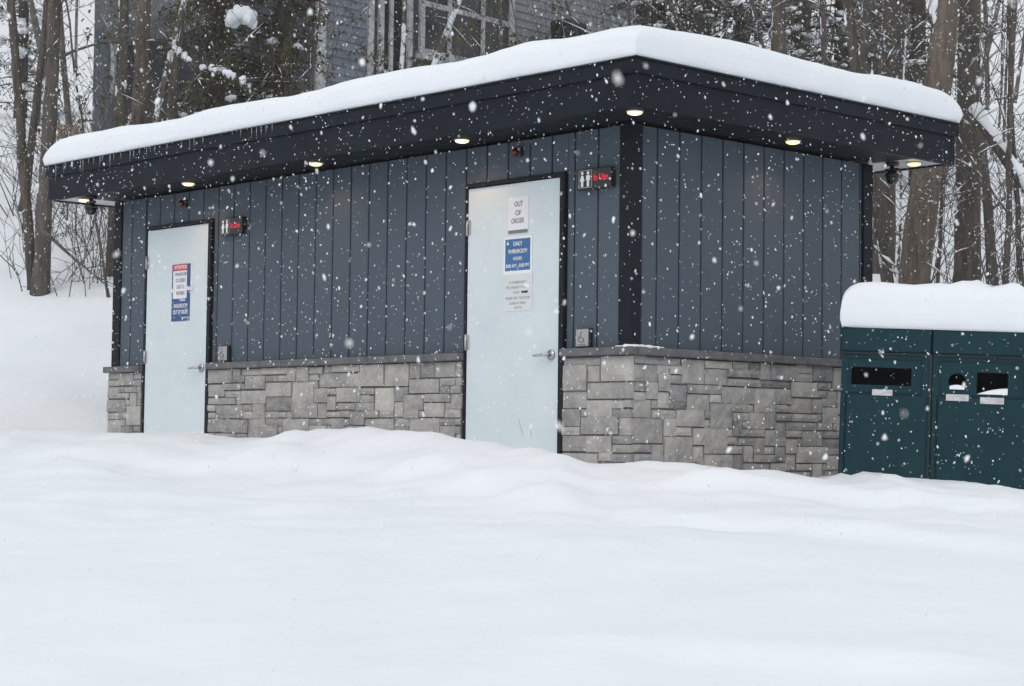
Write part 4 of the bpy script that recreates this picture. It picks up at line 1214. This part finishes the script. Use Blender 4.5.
# leafy and bare shrubs
def shrub(name, label, px, py, d, height, nst, seed, leaf=None, nleaf=0, snowy=.5, spread=.5, group=None, depth=1, on_ground=True):
    rng = random.Random(seed)
    p = at(px, py, d); x, y = p[0], p[1]; zb = gz(x, y) - .05
    t = thing(name, label, 'shrub', (x, y, zb), group)
    br = MB(); sn = MB(); fo = MB()
    for k in range(nst):
        a = rng.uniform(0, 6.28); q = np.array((x + rng.gauss(0, spread * .4), y + rng.gauss(0, spread * .4), zb))
        grow(br, sn, q, (math.cos(a) * rng.uniform(.1, .6), math.sin(a) * rng.uniform(.1, .6), 1), height * rng.uniform(.6, 1.1), rng.uniform(.005, .010), depth, rng, snowy)
    br.build('stems', M['twig'], t)
    if sn.f: tag(sn.build('stem_snow', M['snow_soft'], t), kind='stuff')
    if nleaf:
        bv = br.v
        for k in range(nleaf):
            c_ = np.array(bv[rng.randrange(len(bv))]) + np.array([rng.gauss(0, .05) for _ in range(3)])
            if c_[2] < zb + .3 * height: continue
            e = np.array([rng.gauss(0, 1), rng.gauss(0, 1), rng.gauss(-.6, .6)]); e /= np.linalg.norm(e); g_ = np.cross(e, (rng.gauss(0, 1), rng.gauss(0, 1), rng.gauss(0, 1))); g_ /= np.linalg.norm(g_) + 1e-9
            s1 = rng.uniform(.03, .07); s2 = s1 * .4
            fo.add([c_ - e * s1 * .3, c_ + g_ * s2, c_ + e * s1, c_ - g_ * s2], [(0, 1, 2, 3)], tone=rng.random())
        fo.build('leaves', leaf, t)
    return t


gs_ = 'shrubs around the hillside house'
for i, (px, d, h, n_, nl, lb) in enumerate(((98, 23.2, 3.1, 12, 900, 'dark bushy shrub at the foot of the porch pillar'), (395, 24.4, 4.6, 10, 500, 'leafy brown shrub under the narrow house window'), (422, 24, 4.8, 10, 566, 'leafy brown shrub left of the snowy leaning trunk'),
                                            (470, 24.6, 4.5, 9, 466, 'leafy brown shrub below the wide house window'), (515, 25, 4.3, 9, 433, 'leafy green brown shrub right of the wide house window'), (265, 24, 3.5, 9, 300, 'snowy twiggy shrub under the olive hemlocks'),
                                            (225, 23.4, 3.5, 9, 250, 'snowy twiggy shrub left of the olive hemlocks'))):
    shrub('leafy_shrub', lb, px, 200, d, h, n_ if px < 300 else 4, 80 + i, M['leaf_brown'], nl, .6, .55, gs_, 1)
for i, (px, d, h, n_, lb) in enumerate(((585, 24, 4.6, 9, 'bare twiggy shrub before the pale house wall'), (610, 24.6, 4.6, 8, 'bare twiggy shrub left of the roof peak'), (655, 24, 4.4, 9, 'bare snowy shrub just right of the roof peak'))):
    shrub('bare_shrub', lb, px, 200, d, h, n_, 95 + i, None, 0, .6, .6, gs_, 1)
gw = 'bare shrubs on the snowy slopes'
for i, (px, py, d, h, n_, lb) in enumerate(((18, 280, 24.6, 1.7, 6, 'thin brush between the leftmost trunk and the left edge'), (66, 280, 25.2, 1.9, 7, 'thin brush just right of the stout left trunk'), (108, 270, 25, 2.0, 7, 'thin brush against the left wall corner, uphill'), (36, 270, 26.6, 1.6, 6, 'thin brush between the two trunks crossing at far left'), (88, 260, 27, 2.0, 7, 'thin brush farthest uphill below the left roof end'), (5, 270, 26, 2.0, 6, 'thin brush uphill at the very left edge'), (70, 280, 22.6, 1.0, 4, 'bare twiggy shrub below the left roof end'), (96, 260, 23.2, 1.5, 5, 'tall bare shrub close to the left wall end'), (12, 285, 23.5, 1.0, 4, 'low bare shrub at the left edge'), (52, 290, 22.7, .6, 5, 'low twigs at the foot of the stout trunk'), (85, 270, 24, 1.9, 4, 'wispy bare shrub behind the left camera'),
                                            (890, 280, 18.0, 2.0, 5, 'bare shrub right beside the right wall end'), (925, 280, 20.5, 2.2, 6, 'bare shrub behind the huge leaning trunk'), (948, 280, 18.4, 1.7, 5, 'bare shrub between the two giant trunks'), (985, 280, 18.0, 2.2, 6, 'bare shrub above the left part of the right bin'), (1012, 280, 17.6, 2.0, 6, 'bare shrub above the right end of the bins'), (1005, 280, 21, 3.2, 7, 'tall tangled shrub behind the right bin'), (960, 280, 22, 3, 6, 'tangled shrub behind the dark upright trunk'))):
    shrub('bare_shrub', lb, px, py, d, h, n_, 110 + i, None, 0, .75, .6, gw, 1)
# slender dark bough across the left slope
rng = random.Random(9)
mb = MB(); c = curve(at(44, 232, 20.6), at(104, 283, 20.2), 7, rng, .04); mb.tube(c, [.022, .02, .018, .015, .013, .01, .008, .006], 6)
for k in range(7): grow(mb, None, c[1 + k % 6], (rng.uniform(-.5, .8), rng.uniform(-.5, .8), rng.uniform(-.3, .6)), .5, .006, 1, rng, 0)
tag(mb.build('fallen_branch', M['twig']), 'dark fallen branch sloping over the snow left of the washroom', 'branch')

# the far wood, one mass
rng = random.Random(21)
mb = MB()
for k in range(150):
    px = rng.choice((rng.uniform(-260, -10) if rng.random() < .75 else rng.uniform(0, 110), rng.uniform(600, 1300), rng.uniform(620, 920))); d = rng.uniform(34, 58)
    p = at(px, 200, d); zb = gz(p[0], p[1]); h = rng.uniform(5, 10); r = rng.uniform(.02, .085)
    tip = np.array((p[0] + rng.gauss(0, .9), p[1] + rng.gauss(0, .9), zb + h))
    c = curve((p[0], p[1], zb - .1), tip, 6, rng, .015); mb.tube(c, [r * (1 - .11 * i) for i in range(7)], 5, cap=False)
    for q in range(3):
        i = rng.randint(2, 6); a = rng.uniform(0, 6.28)
        grow(mb, None, c[i], (math.cos(a), math.sin(a), .6), rng.uniform(1, 2), r * .3, 1, rng, 0)
tag(mb.build('distant_woods', M['far_bark'], free=True), 'leafless wood far up the snowy hill', 'woods', kind='stuff')

# ------------------------------------------------------------------ falling snow
rng = np.random.default_rng(4)
NF = 76000
dd = rng.uniform(1.0, 15.5, NF) ; ss = rng.uniform(-5.5, 5.5, NF); zz = rng.uniform(-.9, 5.0, NF)
P = np.c_[CAM[0] + FH[0] * dd + RH[0] * ss, CAM[1] + FH[1] * dd + RH[1] * ss, zz]
keep = ~((P[:, 0] > X0 - .05) & (P[:, 0] < X1 + .05) & (P[:, 1] > Y0 - .05) & (P[:, 1] < Y1 + .05) & (P[:, 2] < ZT + .35))
keep &= P[:, 2] > ground(P[:, :2]) + .03
rel = P - CAM; q = rel @ BX - (BO - CAM) @ BX; q2 = rel @ BD - (BO - CAM) @ BD
keep &= ~((q > -.1) & (q < 1.4) & (q2 > -.1) & (q2 < .8) & (P[:, 2] < 1.6))
keep &= (dd > 3.5) | (rng.random(NF) < .55)
P = P[keep]
g5 = [(math.sin(1.107) * math.cos(a), math.sin(1.107) * math.sin(a), math.cos(1.107)) for a in np.arange(5) * 2 * math.pi / 5]
OV_ = np.array([(0, 0, 1)] + g5 + [(-x, -y, -z) for x, y, z in g5] + [(0, 0, -1)], float)
OF_ = np.array([(0, 1 + k, 1 + (k + 1) % 5) for k in range(5)] + [(11, 6 + (k + 1) % 5, 6 + k) for k in range(5)]
               + [(1 + k, 6 + (k + 3) % 5, 1 + (k + 1) % 5) for k in range(5)] + [(6 + k, 6 + (k + 1) % 5, 1 + (k + 3) % 5) for k in range(5)])
r = np.clip(rng.lognormal(math.log(.00185), .42, len(P)), .0012, .0058)
base = OV_[None] * (1 + rng.uniform(-.35, .35, (len(P), 12, 1))) * r[:, None, None] * np.array((.9, .9, 1.0))
base[:, :, 2] *= rng.uniform(1.0, 1.9, (len(P), 1))
tl = rng.normal(0, .22, (len(P), 2)); base[:, :, 0] += base[:, :, 2] * tl[:, :1]; base[:, :, 1] += base[:, :, 2] * tl[:, 1:]
V = (base + P[:, None]).reshape(-1, 3)
Fc = (OF_[None] + (np.arange(len(P)) * 12)[:, None, None]).reshape(-1, 3)
me = bpy.data.meshes.new('falling_snow'); me.from_pydata(V.tolist(), [], Fc.tolist()); me.materials.append(M['flake'])
me.polygons.foreach_set('use_smooth', [True] * len(me.polygons))
tag(link('falling_snow', me), 'white snowflakes falling through the air', 'snowfall', kind='stuff')

# ------------------------------------------------------------------ snow-filled air
def hb(x, y, z): return tuple(np.array((CAM[0], CAM[1], 0)) + RH * x + FH * y + np.array((0, 0, z)))


m = bpy.data.materials.new('snowy_air'); m.use_nodes = True; nt = m.node_tree
nt.nodes.remove(nt.nodes['Principled BSDF'])
pv = nt.nodes.new('ShaderNodeVolumePrincipled'); pv.inputs['Density'].default_value = .0011; pv.inputs['Color'].default_value = (.95, .96, .98, 1)
nt.links.new(pv.outputs[0], nt.nodes['Material Output'].inputs['Volume'])
mb = MB(); mb.box(-78, 78, -38, 98, min(-4, float(Z.min()) - 1), 27, T=hb)
tag(mb.build('haze', m), kind='stuff')

# ------------------------------------------------------------------ light
SUN_EL, SUN_AZ = R_(48), None
sd = np.array((.35, -.75, 0)); sd /= np.linalg.norm(sd)              # horizontal direction towards the sun
wd = bpy.data.worlds.new('World'); scene.world = wd; wd.use_nodes = True
nt = wd.node_tree; bg = nt.nodes['Background']
sky = nt.nodes.new('ShaderNodeTexSky'); sky.sky_type = 'NISHITA'; sky.sun_disc = False
sky.sun_elevation = SUN_EL; sky.sun_rotation = math.atan2(sd[0], sd[1])
sky.air_density = 1.0; sky.dust_density = 4.0; sky.ozone_density = 1.0
hs = nt.nodes.new('ShaderNodeHueSaturation'); hs.inputs['Saturation'].default_value = .16
mx = nt.nodes.new('ShaderNodeMix'); mx.data_type = 'RGBA'; mx.inputs[0].default_value = .62; mx.inputs[7].default_value = (9.2, 9.6, 10.1, 1)   # cloud deck
nt.links.new(sky.outputs[0], hs.inputs['Color']); nt.links.new(hs.outputs[0], mx.inputs[6]); nt.links.new(mx.outputs[2], bg.inputs['Color'])
bg.inputs['Strength'].default_value = .10
sl = bpy.data.lights.new('sun', 'SUN'); sl.energy = .5; sl.angle = R_(40); sl.color = (1, .97, .93)
so = bpy.data.objects.new('sun', sl); COL.objects.link(so)
dv = Vector((sd[0] * math.cos(SUN_EL), sd[1] * math.cos(SUN_EL), math.sin(SUN_EL)))
so.rotation_euler = dv.to_track_quat('Z', 'Y').to_euler(); so.location = (0, -5, 20)
scene.view_settings.view_transform = 'Standard'; scene.view_settings.look = 'None'
scene.view_settings.exposure = 0.10; scene.view_settings.gamma = 1.0
scene.cycles.max_bounces = 6; scene.cycles.diffuse_bounces = 4
